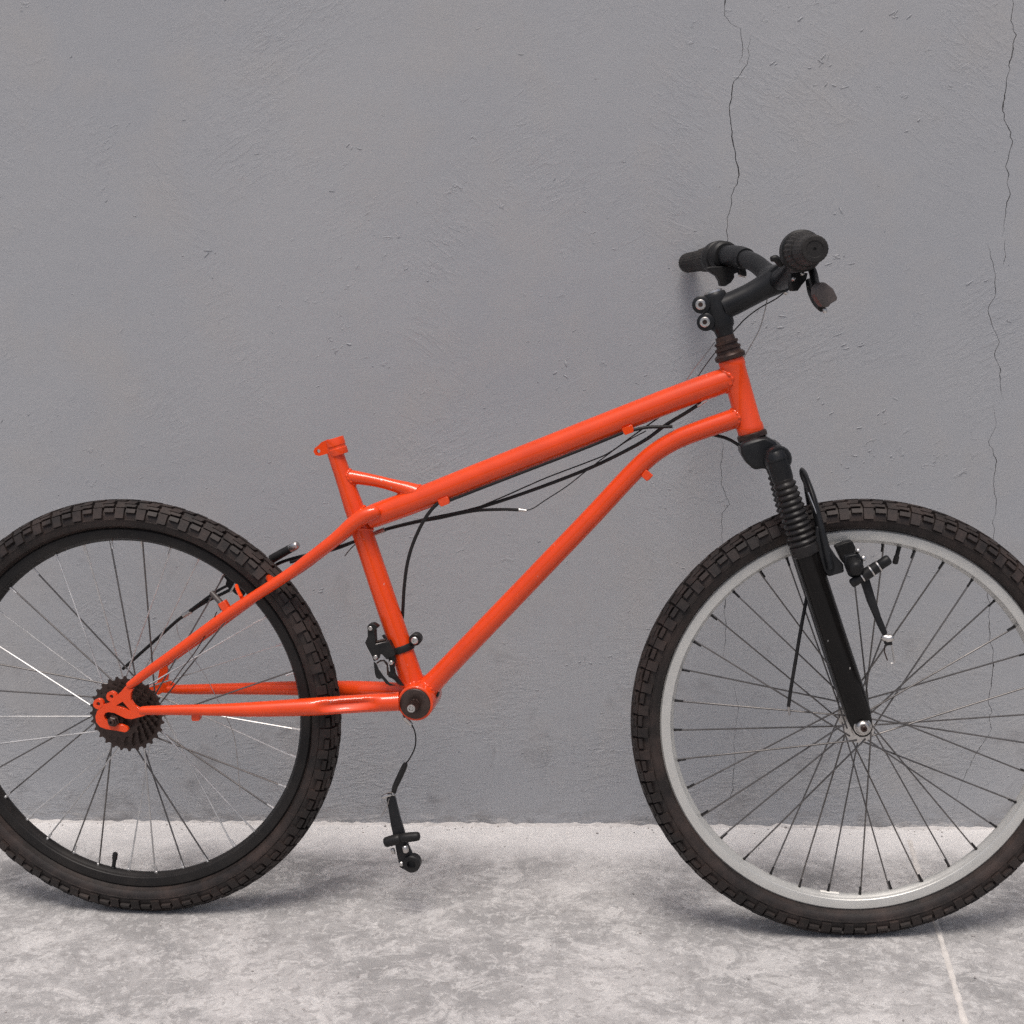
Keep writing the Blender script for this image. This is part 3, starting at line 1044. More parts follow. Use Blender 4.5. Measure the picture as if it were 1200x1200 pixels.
MR = Matrix.Translation(Vector((0, 0, R)) + OFF)
MF = Matrix.Translation(OFF) @ MS
rear = build_wheel(MR, M_BLACKRIM, M_SPOKEB, M_SPOKEB, 3.8, 258.8,
                   [(-0.060, 0.005), (-0.052, 0.005), (-0.0521, 0.014), (-0.022, 0.016), (-0.0215, 0.029), (-0.0185, 0.029), (-0.018, 0.017), (0.0, 0.0155), (0.030, 0.017), (0.0305, 0.024), (0.0335, 0.024), (0.034, 0.014), (0.055, 0.012), (0.0555, 0.006), (0.068, 0.005)],
                   (-0.020, 0.032), 0.0235, 0.0, 0)
front = build_wheel(MF, M_SILVER, M_SPOKE, M_CABLE, 2.5, 77.5,
                    [(-0.045, 0.005), (-0.040, 0.005), (-0.0395, 0.011), (-0.034, 0.0125), (-0.0335, 0.0215), (-0.0305, 0.0215), (-0.030, 0.0125), (-0.02, 0.0105), (0.02, 0.0105), (0.030, 0.0125), (0.0305, 0.0215), (0.0335, 0.0215), (0.034, 0.0125), (0.0395, 0.011), (0.040, 0.005), (0.055, 0.005)],
                    (-0.032, 0.032), 0.0185, 0.0, 0)
tyre_proto.free()

# small pale sticker on the bed of the front rim
bm = bmesh.new()
rows = []
for k in range(7):
    a = rad(-100.3 + k * 1.0)
    rows.append([bm.verts.new((r_ * math.cos(a), y_, r_ * math.sin(a))) for y_, r_ in ((-0.0062, 0.2683), (-0.0012, 0.2657), (0.0035, 0.2660), (0.0038, 0.2664), (-0.0012, 0.2662), (-0.0060, 0.2688))])
for a, b in zip(rows, rows[1:]):
    for k in range(6):
        bm.faces.new((a[k], a[(k + 1) % 6], b[(k + 1) % 6], b[k]))
bm.faces.new(rows[0])
bm.faces.new(rows[-1][::-1])
link('sticker', bm, M_STICKER, front, 0)

# freewheel: seven sprockets from large to small, lockring, axle and nut
def gear_bm(n, r_tip, y, th, seg_in):
    bm = bmesh.new()
    root = r_tip - 0.0050
    pts = []
    for i in range(n):
        a = 2 * math.pi * i / n
        s = 2 * math.pi / n
        for k, rr in ((-0.34, root + 0.0002), (-0.22, root + 0.0014), (-0.12, r_tip - 0.0008), (-0.03, r_tip), (0.09, r_tip - 0.0006), (0.20, root + 0.0014), (0.33, root + 0.0002)):
            pts.append(((rr) * math.cos(a + k * s), (rr) * math.sin(a + k * s)))
    N = len(pts)
    inner = [(seg_in * math.cos(2 * math.pi * i / N), seg_in * math.sin(2 * math.pi * i / N)) for i in range(N)]
    off = 2 * math.pi * -0.34 / n
    inner = [(x * math.cos(off) - z * math.sin(off), x * math.sin(off) + z * math.cos(off)) for x, z in inner]
    lay = []
    for yy in (y - th / 2, y + th / 2):
        lay.append(([bm.verts.new((x, yy, z)) for x, z in pts], [bm.verts.new((x, yy, z)) for x, z in inner]))
    for i in range(N):
        j = (i + 1) % N
        bm.faces.new((lay[0][0][i], lay[0][0][j], lay[0][1][j], lay[0][1][i]))
        bm.faces.new((lay[1][0][j], lay[1][0][i], lay[1][1][i], lay[1][1][j]))
        bm.faces.new((lay[0][0][i], lay[1][0][i], lay[1][0][j], lay[0][0][j]))
    return bm


for k, n in enumerate((28, 24, 22, 20, 18, 16)):
    r_tip = 0.0021 * n + 0.0012
    o = link('sprocket', gear_bm(n, r_tip, -0.0245 - 0.0050 * k, 0.0026, 0.018), M_COG, rear, 30)
    o.rotation_euler = (0, 0.13 * k, 0)
lathe_o = link('freewheel_body', lathe_bm((0, -0.0215, 0), -BY, [(0, 0.034), (0.004, 0.033), (0.030, 0.021), (0.0335, 0.0205), (0.0340, 0.0175), (0.0330, 0.0105), (0.036, 0.0100), (0.040, 0.0096)], 40), M_COG, rear, 30)
ax = P(132.8, 845, -0.0700)
bm = lathe_bm((ax.x, -0.060, ax.z), -BY, [(0, 0.0048), (0.0185, 0.0048), (0.019, 0.0042), (0.0192, 0.002), (0.0165, 0.0018)], 20)
link('axle', bm, M_RUST, bike, 30, OFF)
lathe('axle_nut', (ax.x, -0.0686, ax.z), -BY, [(0, 0.0090), (0.0012, 0.0092), (0.0018, 0.0078), (0.006, 0.0078), (0.0072, 0.0062), (0.0072, 0.0046)], M_RUST, bike, 6, 30)
lathe('axle_nut', (0, 0.067, R), BY, [(0, 0.0095), (0.002, 0.0095), (0.0022, 0.0078), (0.008, 0.0078), (0.009, 0.0062), (0.015, 0.0045)], M_RUST, bike, 6, 30)

# ------------------------------------------------------------------ fork
fork = empty('suspension_fork', Matrix.Translation(OFF), parent=bike)
OFF_SAVE, OFF = OFF, Vector((0, 0, 0))
# crown: a cast yoke from the steerer base out to both legs
C0 = P(885.5, 523, 0)
NL_T = S(911, 533, -0.062)
FL_T = MS @ ((MSI @ NL_T) * 1.0)
q = MSI @ NL_T
FL_T = MS @ Vector((q.x, -q.y, q.z))
bm = bmesh.new()
mid = (NL_T + FL_T) / 2
sweep(bm, catmull([(*(NL_T + (NL_T - mid) * 0.08 - HAX * 0.006), ), (*(NL_T.lerp(mid, 0.35) - HAX * 0.008),), (*(mid - HAX * 0.010),), (*(FL_T.lerp(mid, 0.35) - HAX * 0.008),), (*(FL_T + (FL_T - mid) * 0.08 - HAX * 0.006),)], 5), [0.0165] * 2 + [0.019] * 17 + [0.0165] * 2, 18, None, HAX)
link('crown', bm, M_SATIN, fork, 40)
bm = plate_bm([(868, 524), (871, 519), (884, 514.5), (900, 513), (909, 518), (916, 528), (922, 536), (928, 550), (905, 557), (897, 549), (884, 551), (875, 543), (869, 532)], -0.030, 0.030, steer=True)
link('crown', bm, M_SATIN, fork, 30, None, 0.006)
lathe_p = HT1 - HAX * 0.014
link('steerer', lathe_bm(lathe_p, -HAX, [(-0.01, 0.0145), (0.0, 0.018), (0.01, 0.019), (0.022, 0.017)], 28), M_SATIN, fork, 35)
# legs: near from the photograph, far mirrored in the fork's own plane
LEG_TOP, LEG_B0, LEG_B1, LEG_END = S(907, 527, -0.062), S(918.5, 565, -0.062), S(941, 637, -0.062), S(1010, 850, -0.0520)


def mir(q):
    v = MSI @ q
    return MS @ Vector((v.x + 0.005, -v.y * 0.86, v.z))


for near in (True, False):
    f = (lambda q: q) if near else mir
    a, b0, b1, e = f(LEG_TOP), f(LEG_B0), f(LEG_B1), f(LEG_END)
    ax_ = (b0 - a).normalized()
    k = mm(1, LEG_B0)
    top = link('stanchion_clamp', lathe_bm(a + ax_ * 0.002, ax_, [(0, 0), (0, 9.5 * k), (0.004, 12 * k), (0.010, 13.2 * k), (0.0105, 13.8 * k), (0.013, 13.8 * k), (0.0135, 13.2 * k), (0.040, 12.6 * k), (0.044, 11 * k), (0.050, 11 * k)], 28), M_SATIN, fork, 35)
    # bellows
    d = b1 - b0
    Lb = d.length
    prof = [(-0.006, 11.5 * k), (-0.004, 12.5 * k)]
    NB = 11
    for i in range(NB):
        t = i / NB
        r1 = (13.2 + 4.0 * t) * k
        prof += [((t + 0.00 / NB) * Lb, r1 * 0.86), ((t + 0.32 / NB) * Lb, r1 * 1.02), ((t + 0.50 / NB) * Lb, r1 * 1.06), ((t + 0.68 / NB) * Lb, r1 * 1.02)]
    prof += [(Lb, 15.4 * k), (Lb + 0.002, 17.2 * k), (Lb + 0.014, 17.4 * k), (Lb + 0.016, 16.2 * k), (Lb + 0.0165, 14 * k)]
    link('bellows', lathe_bm(b0, d, prof, 32), M_BOOT, fork, 32)
    # lower leg, flattening to a dropout
    bm = bmesh.new()
    dl = (e - b1).normalized()
    Ll = (e - b1).length
    pts = [b1 + dl * t for t in (0.008, Ll * 0.25, Ll * 0.5, Ll * 0.72, Ll * 0.84, Ll * 0.93, Ll * 0.985, Ll + 0.010, Ll + 0.0155, Ll + 0.0175)]
    sweep(bm, pts, [x * k for x in (15.4, 15.4, 15.7, 16.2, 16.4, 15.6, 13.6, 10.8, 7.0, 3.0)], 26, [1, 1, 1, 1, 0.95, 0.75, 0.5, 0.42, 0.42, 0.42])
    leg = link('fork_leg', bm, M_GLOSS, fork, 50)
    o_ = -1 if near else 1
    ec = e + AY * (o_ * 0.0065)
    link('axle_nut', lathe_bm(ec, AY * o_, [(-0.002, 0.0125), (0.001, 0.0125), (0.0016, 0.0112), (0.0022, 0.0112), (0.0075, 0.0085), (0.0085, 0.0070), (0.0085, 0.005)], 28), M_STEEL, fork, 30)
    link('axle', lathe_bm(ec, AY * o_, [(-0.015, 0.0045), (0.0125, 0.0045), (0.0132, 0.0038), (0.0132, 0.0018), (0.011, 0.0015)], 18), M_RUST, fork, 30)
# small silver retaining washer behind the nut
link('washer', plate_bm([(995, 846), (999, 845), (1000, 850), (996, 852)], -0.047, -0.044, steer=True), M_STEEL, fork, 0)
# brake arch from leg to leg over the tyre, on the front of the fork
bm = bmesh.new()
arch = [S(972, 665, -0.060), S(962, 622, -0.058), S(953.5, 588, -0.048), S(946, 566, -0.028)]
top_ = arch[-1] + (arch[-1] - arch[-2]) * 0.35
tm_ = MSI @ top_
top_ = MS @ Vector((tm_.x, 0, tm_.z))
arch = arch + [top_] + [mir(q) for q in arch[::-1]]
v = catmull(arch, 5)
n = len(v)
rr = [mm(9.2 + 4.5 * abs(i / (n - 1) * 2 - 1) ** 2.0, LEG_B1) for i in range(n)]
sweep(bm, v, rr, 18, 0.45, Vector((0.94, 0, 0.33)).cross(Vector((0, 1, 0))))
link('brake_arch', bm, M_SATIN, fork, 45)
CZ = (840, 540, 4.2857)
plate('brake_mount', [(480, 460), (500, 330), (540, 330), (560, 420), (600, 480), (636, 520), (640, 560), (560, 582), (545, 560), (520, 570), (500, 560)], -0.068, -0.044, M_SATIN, fork, (), CZ, True, 0.002)
cable('brake_wire', [(947, 577, -0.058), (953, 592, -0.062), (959, 608, -0.066), (961.5, 622, -0.068), (962, 627, -0.068)], 0.0011, M_STEEL, fork, True)
# far brake pad holder seen past the arch
plate('brake_pad', [(592, 430), (640, 410), (680, 402), (700, 440), (690, 470), (640, 520), (625, 500)], -0.036, -0.020, M_PLASTIC, fork, (), CZ, True, 0.002)
# near brake arm hanging open, with its pad across it
arm = plate('brake_arm', [(640, 480), (715, 465), (735, 500), (738, 540), (770, 600), (800, 700), (825, 780), (860, 868), (838, 885), (810, 830), (760, 715), (725, 610), (690, 590), (665, 582), (645, 530)], -0.078, -0.066, M_SATIN, fork, (), CZ, True, 0.002)
tube('pivot_bolt', [(1000, 661, -0.079, 9.5), (1004, 667, -0.092, 9.0)], M_PLASTIC, arm, 20, 1, True, None, True)
tube('bolt_head', [(1004, 647, -0.070, 2.6), (1006, 645, -0.078, 2.6)], M_STEEL, arm, 12, 1, True, None, True)
tube('bolt_head', [(1010.5, 655, -0.070, 3.2), (1012.5, 654, -0.078, 3.2)], M_STEEL, arm, 12, 1, True, None, True)


def seg_tube(name, a, b, t0, t1, r, y, material, par, steer=True, dome=False):
    x0, y0 = a[0] + (b[0] - a[0]) * t0, a[1] + (b[1] - a[1]) * t0
    x1, y1 = a[0] + (b[0] - a[0]) * t1, a[1] + (b[1] - a[1]) * t1
    return tube(name, [(x0, y0, y, r), (x1, y1, y, r)], material, par, 18, 1, steer, None, dome)


pa, pb = (998, 684), (1042, 655)
for t0, t1, r, M_ in ((0.02, 0.24, 5.6, M_PLASTIC), (0.26, 0.29, 6.6, M_STEEL), (0.30, 0.50, 7.2, M_PLASTIC), (0.51, 0.54, 7.6, M_STEEL), (0.545, 0.69, 7.0, M_PLASTIC), (0.70, 0.73, 7.4, M_STEEL), (0.735, 0.97, 6.2, M_PLASTIC)):
    seg_tube('brake_pad' if M_ is M_PLASTIC else 'pad_washer', pa, pb, t0, t1, r, -0.082, M_, arm, True, M_ is M_PLASTIC and (t0 < 0.1 or t1 > 0.9))
tube('cable_clamp', [(1035, 746, -0.072, 4.8), (1040.5, 748.5, -0.074, 5.0), (1045, 747, -0.074, 4.4)], M_STEEL, arm, 14, 2, True, None, True)
plate('cable_clamp', [(1036, 749), (1045, 748), (1046, 756), (1038, 757)], -0.078, -0.066, M_PLASTIC, arm, (), (0, 0, 1), True, 0.001)
cable('spring_wire', [(1044, 752, -0.07), (1046, 762, -0.07), (1048, 775, -0.07), (1048.3, 777, -0.07), (1044, 777.5, -0.07)], 0.0010, M_STEEL, arm, True, 8, 1)
cable('spring_wire', [(1037, 756, -0.07), (1036.5, 764, -0.07), (1040, 774, -0.07)], 0.0009, M_RUST, arm, True, 8, 1)
# loose housing beside the near leg
cable('brake_cable', [(950, 665, 0.01), (947, 690, 0.0), (944.3, 706, -0.01), (938, 740, -0.02), (932, 776, -0.026), (927, 806, -0.03), (924, 828, -0.032)], 0.0026, M_CABLE, fork, True)
cable('cable_tip', [(924.2, 827, -0.032), (924.6, 832, -0.032), (925.5, 838, -0.033)], 0.0017, M_WIRE, fork, True)
OFF = OFF_SAVE

# ------------------------------------------------------------------ stem, bars, grips, levers
bars = empty('handlebar', Matrix.Translation(OFF), parent=bike)
OFF = Vector((0, 0, 0))
# stem body round the steerer
s0, s1 = P(852.8, 404), P(836, 343)
sx = (s1 - s0).normalized()
Ls = (s1 - s0).length
k = mm(1, s0)
bm = lathe_bm(s0, sx, [(-0.012, 9.2 * k), (Ls * 0.15, 9.8 * k), (Ls * 0.30, 11.5 * k), (Ls * 0.34, 13.6 * k), (Ls * 0.40, 14.4 * k), (Ls * 0.92, 14.4 * k), (Ls * 0.98, 13.6 * k), (Ls, 12.2 * k), (Ls, 0)], 32)
link('stem', bm, M_SATIN, bars, 40)
bm = bmesh.new()
for (a, b) in ((821, 357), (826.5, 377.5)):
    lathe_bm(P(a + 0.5, b, -0.017), BY, [(0, 8.6 * k), (0.0015, 10.4 * k), (0.030, 10.4 * k), (0.0315, 8.6 * k)], 24, bm)
plate_bm([(822, 347.5), (840, 345), (848, 386), (829, 387)], -0.013, 0.013, bm=bm)
link('stem_clamp', bm, M_SATIN, bars, 40)
for (a, b) in ((821, 357), (826, 377.5)):
    c0 = P(a, b, -0.018)
    link('clamp_bolt', lathe_bm(c0, -BY, [(-0.002, 0.0072), (0.003, 0.0072), (0.0042, 0.0060), (0.0042, 0.0034), (0.001, 0.0034), (0.001, 0)], 24), M_STEEL, bars, 30)
    link('socket_shade_disc', lathe_bm(c0, -BY, [(0.001, 0.0033), (0.0036, 0.0033), (0.0036, 0.0)], 6), M_RUST, bars, 30)  # dark disc set in the bolt recess, standing in for its shade
link('top_cap', lathe_bm(s1, sx, [(-0.001, 0.0), (-0.001, 11.2 * k), (0.0028, 10.8 * k), (0.004, 8 * k), (0.0042, 0.0)], 28), M_STEEL, bars, 35)
ext = tube('stem', [(848, 360, 0, 14.8), (862, 354, 0, 14.2), (880, 345, 0, 13.8), (896, 336, 0, 14.6), (908, 329.5, 0, 16.5)], M_SATIN, bars, 28, 5)
bc = P(909, 327, 0, 'bar')
BX = MH.to_3x3() @ Vector((0, 1, 0))
link('bar_clamp', lathe_bm(bc - BX * 0.024, BX, [(0, 15.5 * k), (0.002, 16.8 * k), (0.046, 16.8 * k), (0.048, 15.5 * k)], 32), M_SATIN, bars, 35)
tube('bolt_head', [(919, 341, -0.014, 3.0), (922, 344, -0.014, 2.6)], M_STEEL, bars, 12, 1, 'bar', None, True)
tube('bolt_head', [(919, 341, 0.014, 3.0), (922, 344, 0.014, 2.6)], M_STEEL, bars, 12, 1, 'bar', None, True)
# bar: clamp, rise, sweep out to each end
tube('bar', [(806, 308.5, 0.305, 9.0), (830, 303.5, 0.235, 9.0), (850, 300, 0.170, 9.4), (868, 301.5, 0.115, 10.0), (884, 308, 0.072, 10.8), (898, 319, 0.040, 11.4), (907, 326, 0.015, 11.8), (911, 328, -0.015, 12.2), (918, 326, -0.050, 12.6), (926, 316, -0.095, 12.4), (934, 302, -0.145, 11.6), (943, 294, -0.210, 11.2), (953, 292.3, -0.300, 11.6)], M_SATIN, bars, 24, 6, 'bar')
tube('bar_sleeve', [(853, 300, 0.162, 12.5), (866, 301, 0.122, 12.8), (874, 303.5, 0.100, 12.6)], M_SATIN, bars, 24, 4, 'bar')


def ring_path(spec, name, material, seg=36, ribs=0, par=None):
    """grip-like body through (px,py,y,radius m) in the turned frame; ribs cut shallow flutes along it"""
    bm = bmesh.new()
    pts = [P(a, b, c, 'bar') for a, b, c, r in spec]
    rr = [r for *_, r in spec]
    ax_ = (pts[-1] - pts[0]).normalized()
    u = ax_.orthogonal().normalized()
    w_ = ax_.cross(u)
    rings = []
    for p_, r in zip(pts, rr):
        ring = []
        for i in range(seg):
            f = 1.0
            if ribs and i % 2:
                f = 1.0 - ribs
            an = 2 * math.pi * i / seg
            ring.append(bm.verts.new(p_ + (u * math.cos(an) + w_ * math.sin(an)) * r * f))
        rings.append(ring)
    for a, b in zip(rings, rings[1:]):
        for i in range(seg):
            j = (i + 1) % seg
            bm.faces.new((a[i], a[j], b[j], b[i]))
    bm.faces.new(rings[0][::-1])
    bm.faces.new(rings[-1])
    return link(name, bm, material, par or bars, 30)


def lerp4(a, b, t):
    return tuple(a[i] + (b[i] - a[i]) * t for i in range(3))


# near twist shifter and grip, seen almost end-on
na, nb = (936.5, 294.5, -0.165), (955, 291.8, -0.305)
P4 = lambda t, r: (*lerp4(na, nb, t), r)
ring_path([P4(-0.02, 0.0200), P4(0.0, 0.0235), P4(0.02, 0.0262), P4(0.10, 0.0270), P4(0.105, 0.0256), P4(0.135, 0.0256), P4(0.14, 0.0268), P4(0.20, 0.0265), P4(0.215, 0.0240)], 'twist_shifter', M_PLASTIC, 40)
ring_path([P4(0.19, 0.0225), P4(0.21, 0.0245), P4(0.40, 0.0236), P4(0.50, 0.0214), P4(0.505, 0.0198), P4(0.52, 0.0198)], 'twist_grip', M_GRIP, 48, 0.05)
ring_path([P4(0.50, 0.0185), P4(0.52, 0.0196), P4(0.60, 0.0186), P4(0.95, 0.0170), P4(0.985, 0.0166), P4(1.0, 0.0150), P4(1.001, 0.0105), P4(0.995, 0.0098), P4(0.995, 0.0020), P4(0.985, 0.0015)], 'grip', M_GRIP, 48, 0.03)
for a, b in ((931.5, 272.2), (938, 270.6), (944, 271.2), (949.5, 273.2)):
    tube('shift_mark', [(a, b, -0.186, 0.9), (a + 1.6, b + 0.3, -0.188, 0.9)], M_STICKER, bars, 8, 1, 'bar', None, True)
# far twist shifter and grip
fa, fb = (849.5, 300.3, 0.172), (804.5, 308.3, 0.312)
Q4 = lambda t, r: (*lerp4(fa, fb, t), r)
ring_path([Q4(-0.04, 0.0190), Q4(-0.02, 0.0225), Q4(0.10, 0.0232), Q4(0.11, 0.0250), Q4(0.22, 0.0250), Q4(0.24, 0.0232), Q4(0.34, 0.0205)], 'twist_shifter', M_PLASTIC, 40)
ring_path([Q4(0.30, 0.0200), Q4(0.34, 0.0205), Q4(0.56, 0.0185), Q4(0.58, 0.0165), Q4(0.95, 0.0160), Q4(0.985, 0.0155), Q4(1.0, 0.0135), Q4(1.001, 0.002)], 'grip', M_GRIP, 48, 0.04)
AZ = (780, 240, 5.0)
# far brake lever and bracket below the shifter
plate('lever_bracket', [(235, 372), (262, 362), (345, 360), (430, 368), (428, 395), (402, 405), (405, 425), (385, 455), (350, 478), (324, 474), (318, 445), (300, 415), (270, 396)], 0.150, 0.164, M_PLASTIC, bars, (), AZ, 'bar', 0.002)
plate('lever_bracket', [(425, 372), (470, 372), (478, 400), (476, 420), (440, 410)], 0.118, 0.132, M_PLASTIC, bars, (), AZ, 'bar', 0.002)
tube('bolt_head', [(866, 322, 0.130, 2.2), (874, 324, 0.128, 2.0)], M_STEEL, bars, 10, 1, 'bar', None, True)
# near lever: bracket under the shifter, blade running towards us to a stubby tip
plate('lever_bracket', [(735, 400), (800, 395), (835, 400), (826, 440), (800, 470), (775, 505), (745, 505), (735, 470)], -0.150, -0.136, M_PLASTIC, bars, (), AZ, 'bar', 0.002)
tube('barrel_adjuster', [(904, 303.5, -0.125, 3.2), (909, 303, -0.125, 4.4), (913, 307, -0.125, 4.2), (916, 311, -0.125, 3.2)], M_PLASTIC, bars, 14, 2, 'bar', None, True)
tube('bolt_head', [(929, 328, -0.152, 2.2), (930.5, 326.5, -0.158, 2.0)], M_STEEL, bars, 10, 1, 'bar', None, True)
tube('bolt_head', [(939.5, 321.5, -0.158, 2.2), (941, 320.5, -0.162, 2.0)], M_STEEL, bars, 10, 1, 'bar', None, True)
tube('brake_lever', [(950, 312, -0.160, 4.6), (953.5, 322, -0.178, 5.0), (955, 333, -0.200, 5.8), (959, 344, -0.228, 7.2), (963, 352, -0.250, 7.5)], M_PLASTIC, bars, 18, 5, 'bar')
plate('brake_lever', [(880, 486), (905, 455), (935, 452), (985, 492), (1012, 548), (1004, 560), (968, 582), (958, 600), (928, 600), (900, 565), (878, 525)], -0.275, -0.257, M_LEVER, bars, (), AZ, 'bar', 0.005)
tube('lever_screw', [(966.5, 362, -0.262, 2.6), (967, 366, -0.262, 2.4)], M_STEEL, bars, 10, 1, 'bar', None, True)
tube('brake_lever', [(948, 330, -0.150, 4.0), (951, 342, -0.185, 4.8), (957, 354, -0.225, 5.2), (963, 361, -0.255, 4.6)], M_PLASTIC, bars, 16, 5, 'bar')
OFF = OFF_SAVE

# ------------------------------------------------------------------ front derailleur on the seat tube
OZ = (420, 720, 12.0)
d0 = P(471.6, 761.5, 0)
dax = (P(450, 699) - P(481, 792)).normalized()
rs = mm(13.3, d0)
L = 0.0105
fd = lathe('front_derailleur', d0 - dax * 0.002, dax, [(0, rs * 0.95), (0, rs * 1.09), (0.0008, rs * 1.12), (L - 0.0008, rs * 1.12), (L, rs * 1.09), (L, rs * 0.95)], M_PLASTIC, bike, 32)
lathe('clamp_lug', P(486, 750, -0.010), BY, [(0, 0.0082), (0.001, 0.0092), (0.015, 0.0092), (0.016, 0.0082)], M_PLASTIC, fd, 24)
lathe('clamp_bolt', P(486, 750.5, -0.0105), -BY, [(0, 0.0056), (0.002, 0.0056), (0.003, 0.0046), (0.003, 0.0024), (0.001, 0.0022)], M_STEEL, fd, 20)
plate('derailleur_body', [(125, 165), (150, 140), (200, 132), (240, 150), (278, 185), (228, 215), (230, 290), (240, 425), (320, 405), (430, 380), (500, 520), (515, 560), (500, 590), (440, 600), (400, 640), (330, 562), (290, 565), (270, 640), (215, 660), (190, 590), (130, 480), (92, 400), (130, 310)], -0.030, -0.016, M_PLASTIC, fd, (), OZ)
plate('derailleur_link', [(405, 570), (500, 560), (520, 630), (500, 760), (520, 850), (600, 960), (640, 1010), (580, 1000), (510, 920), (420, 880), (415, 840), (445, 800), (430, 680)], -0.026, -0.020, M_PLASTIC, fd, (), OZ)
plate('chain_cage', [(213, 668), (245, 690), (280, 770), (350, 870), (440, 975), (520, 1000), (440, 1004), (385, 975), (330, 900), (290, 915), (250, 890), (232, 840), (222, 760)], -0.040, -0.0375, M_PLASTIC, fd, (), OZ, bevel=0.0004)
plate('chain_cage', [(250, 680), (300, 645), (360, 640), (410, 690), (425, 800), (530, 900), (590, 985), (555, 985), (500, 920), (400, 850), (395, 720), (350, 660), (300, 668), (262, 700)], -0.024, -0.0215, M_COG, fd, (), OZ, bevel=0.0004)
for (a, b, r) in ((170, 195, 0.0034), (242, 602, 0.0034), (462, 678, 0.0034)):
    lathe('bolt_head', P(420 + a / 12, 720 + b / 12, -0.030), -BY, [(-0.004, r), (0.0016, r), (0.0024, r * 0.8), (0.0024, r * 0.4), (0.001, r * 0.35)], M_STEEL, fd, 16)
tube('limit_screw', [(440, 752.5, -0.022, 1.6), (452, 749.5, -0.022, 1.6)], M_COG, fd, 10, 1)
tube('limit_screw', [(440.5, 755.5, -0.027, 1.4), (453, 753, -0.027, 1.4)], M_STEEL, fd, 10, 1)
tube('limit_screw', [(449, 744, -0.018, 1.8), (453, 750, -0.018, 1.8)], M_PLASTIC, fd, 10, 1)

# ------------------------------------------------------------------ cables on the frame
BK = -0.0165
cable('cable_housing', [(788, 499.8, -0.006), (775, 500.2, -0.008), (758, 500.8, -0.01), (740, 504.5, -0.012)], 0.0024, M_CABLE, bike)
cable('cable_housing', [(730, 507, -0.012), (690, 523.5, -0.012), (640, 543, -0.012), (580, 566, -0.012), (527, 586.5, -0.012)], 0.0022, M_CABLE, bike)
cable('cable_housing', [(514, 589, -0.012), (505, 598, -0.014), (495, 613, -0.015), (484, 637, -0.015), (477, 662, -0.014), (473.5, 690, -0.008), (472.3, 712, 0.002), (471, 730, 0.012)], 0.0026, M_CABLE, bike)
# brake line: head tube side, sagging back under the top tube, behind the seat tube to the rear brake
cable('cable_housing', [(822, 472, -0.004), (805, 483, -0.004), (781, 497.5, -0.002), (757, 515, 0.0), (727, 531.5, 0.004), (690, 549, 0.008), (640, 568.5, 0.012), (590, 586, 0.016), (548, 598.5, 0.020), (500, 608.5, 0.026), (455, 619.5, 0.034), (425, 631, 0.040), (400, 640, 0.042), (370, 648, 0.045), (345, 654, 0.046), (326, 660.5, 0.047), (300, 675, 0.048), (268, 692, 0.048), (240, 706, 0.048), (222, 717.5, 0.05), (208, 727, 0.055), (180, 752, 0.06), (144, 784, 0.066)], 0.0026, M_CABLE, bike)
tube('cable_ferrule', [(828, 468.5, -0.004, 2.0), (817, 475.5, -0.004, 2.2)], M_STEEL, bike, 10, 1)
tube('cable_ferrule', [(224.5, 715.5, 0.049, 3.0), (215, 721.5, 0.052, 3.0)], M_STEEL, bike, 10, 1)
cable('cable_wire', [(777, 486, 0.004), (766, 493.5, 0.004), (740, 512, 0.004), (714, 530.5, 0.006), (690, 541, 0.008), (640, 560, 0.012), (590, 582, 0.014), (560, 594.5, 0.016)], 0.0010, M_CABLE, bike)
cable('cable_wire', [(757, 505, 0.0), (730, 520, 0.0), (692, 548, 0.0), (664, 570, 0.0), (640, 585.5, 0.0), (624, 596, 0.0), (611, 599, 0.0)], 0.0008, M_CABLE, bike)
cable('cable_housing', [(609, 597.6, 0.0), (590, 597, 0.004), (562, 598, 0.008), (540, 601.5, 0.012), (515, 607, 0.018), (490, 611.5, 0.025), (462, 618, 0.030), (438, 625, 0.034), (400, 641, 0.036), (366, 651, 0.038), (340, 659, 0.04)], 0.0023, M_CABLE, bike)
tube('cable_ferrule', [(608, 597.4, 0.0, 2.2), (617, 598.5, 0.0, 1.6)], M_STEEL, bike, 10, 1)
tube('cable_ferrule', [(440, 624.8, 0.030, 3.2), (451, 620.5, 0.028, 3.2)], M_STEEL, bike, 10, 1)
cable('cable_housing', [(222, 716, 0.046), (245, 699, 0.046), (262, 688.5, 0.046), (280, 681, 0.046)], 0.0022, M_CABLE, bike)
cable('cable_wire', [(417, 637, 0.01), (411, 643, 0.008), (404, 651.5, 0.006)], 0.0008, M_RUST, bike)
cable('cable_wire', [(207, 732, -0.035), (208, 740, -0.035), (211, 748, -0.036), (224, 767, -0.037), (240, 791, -0.038), (251, 812, -0.039), (267, 844, -0.038), (274, 862, -0.037), (277, 880, -0.036), (279.5, 905, -0.036), (281, 928, -0.036)], 0.0006, M_WIRE, bike)
cable('cable_wire', [(254, 717, -0.055), (246, 735, -0.058), (230, 762, -0.062), (214, 783, -0.064), (200, 803, -0.066)], 0.0008, M_RUST, bike)
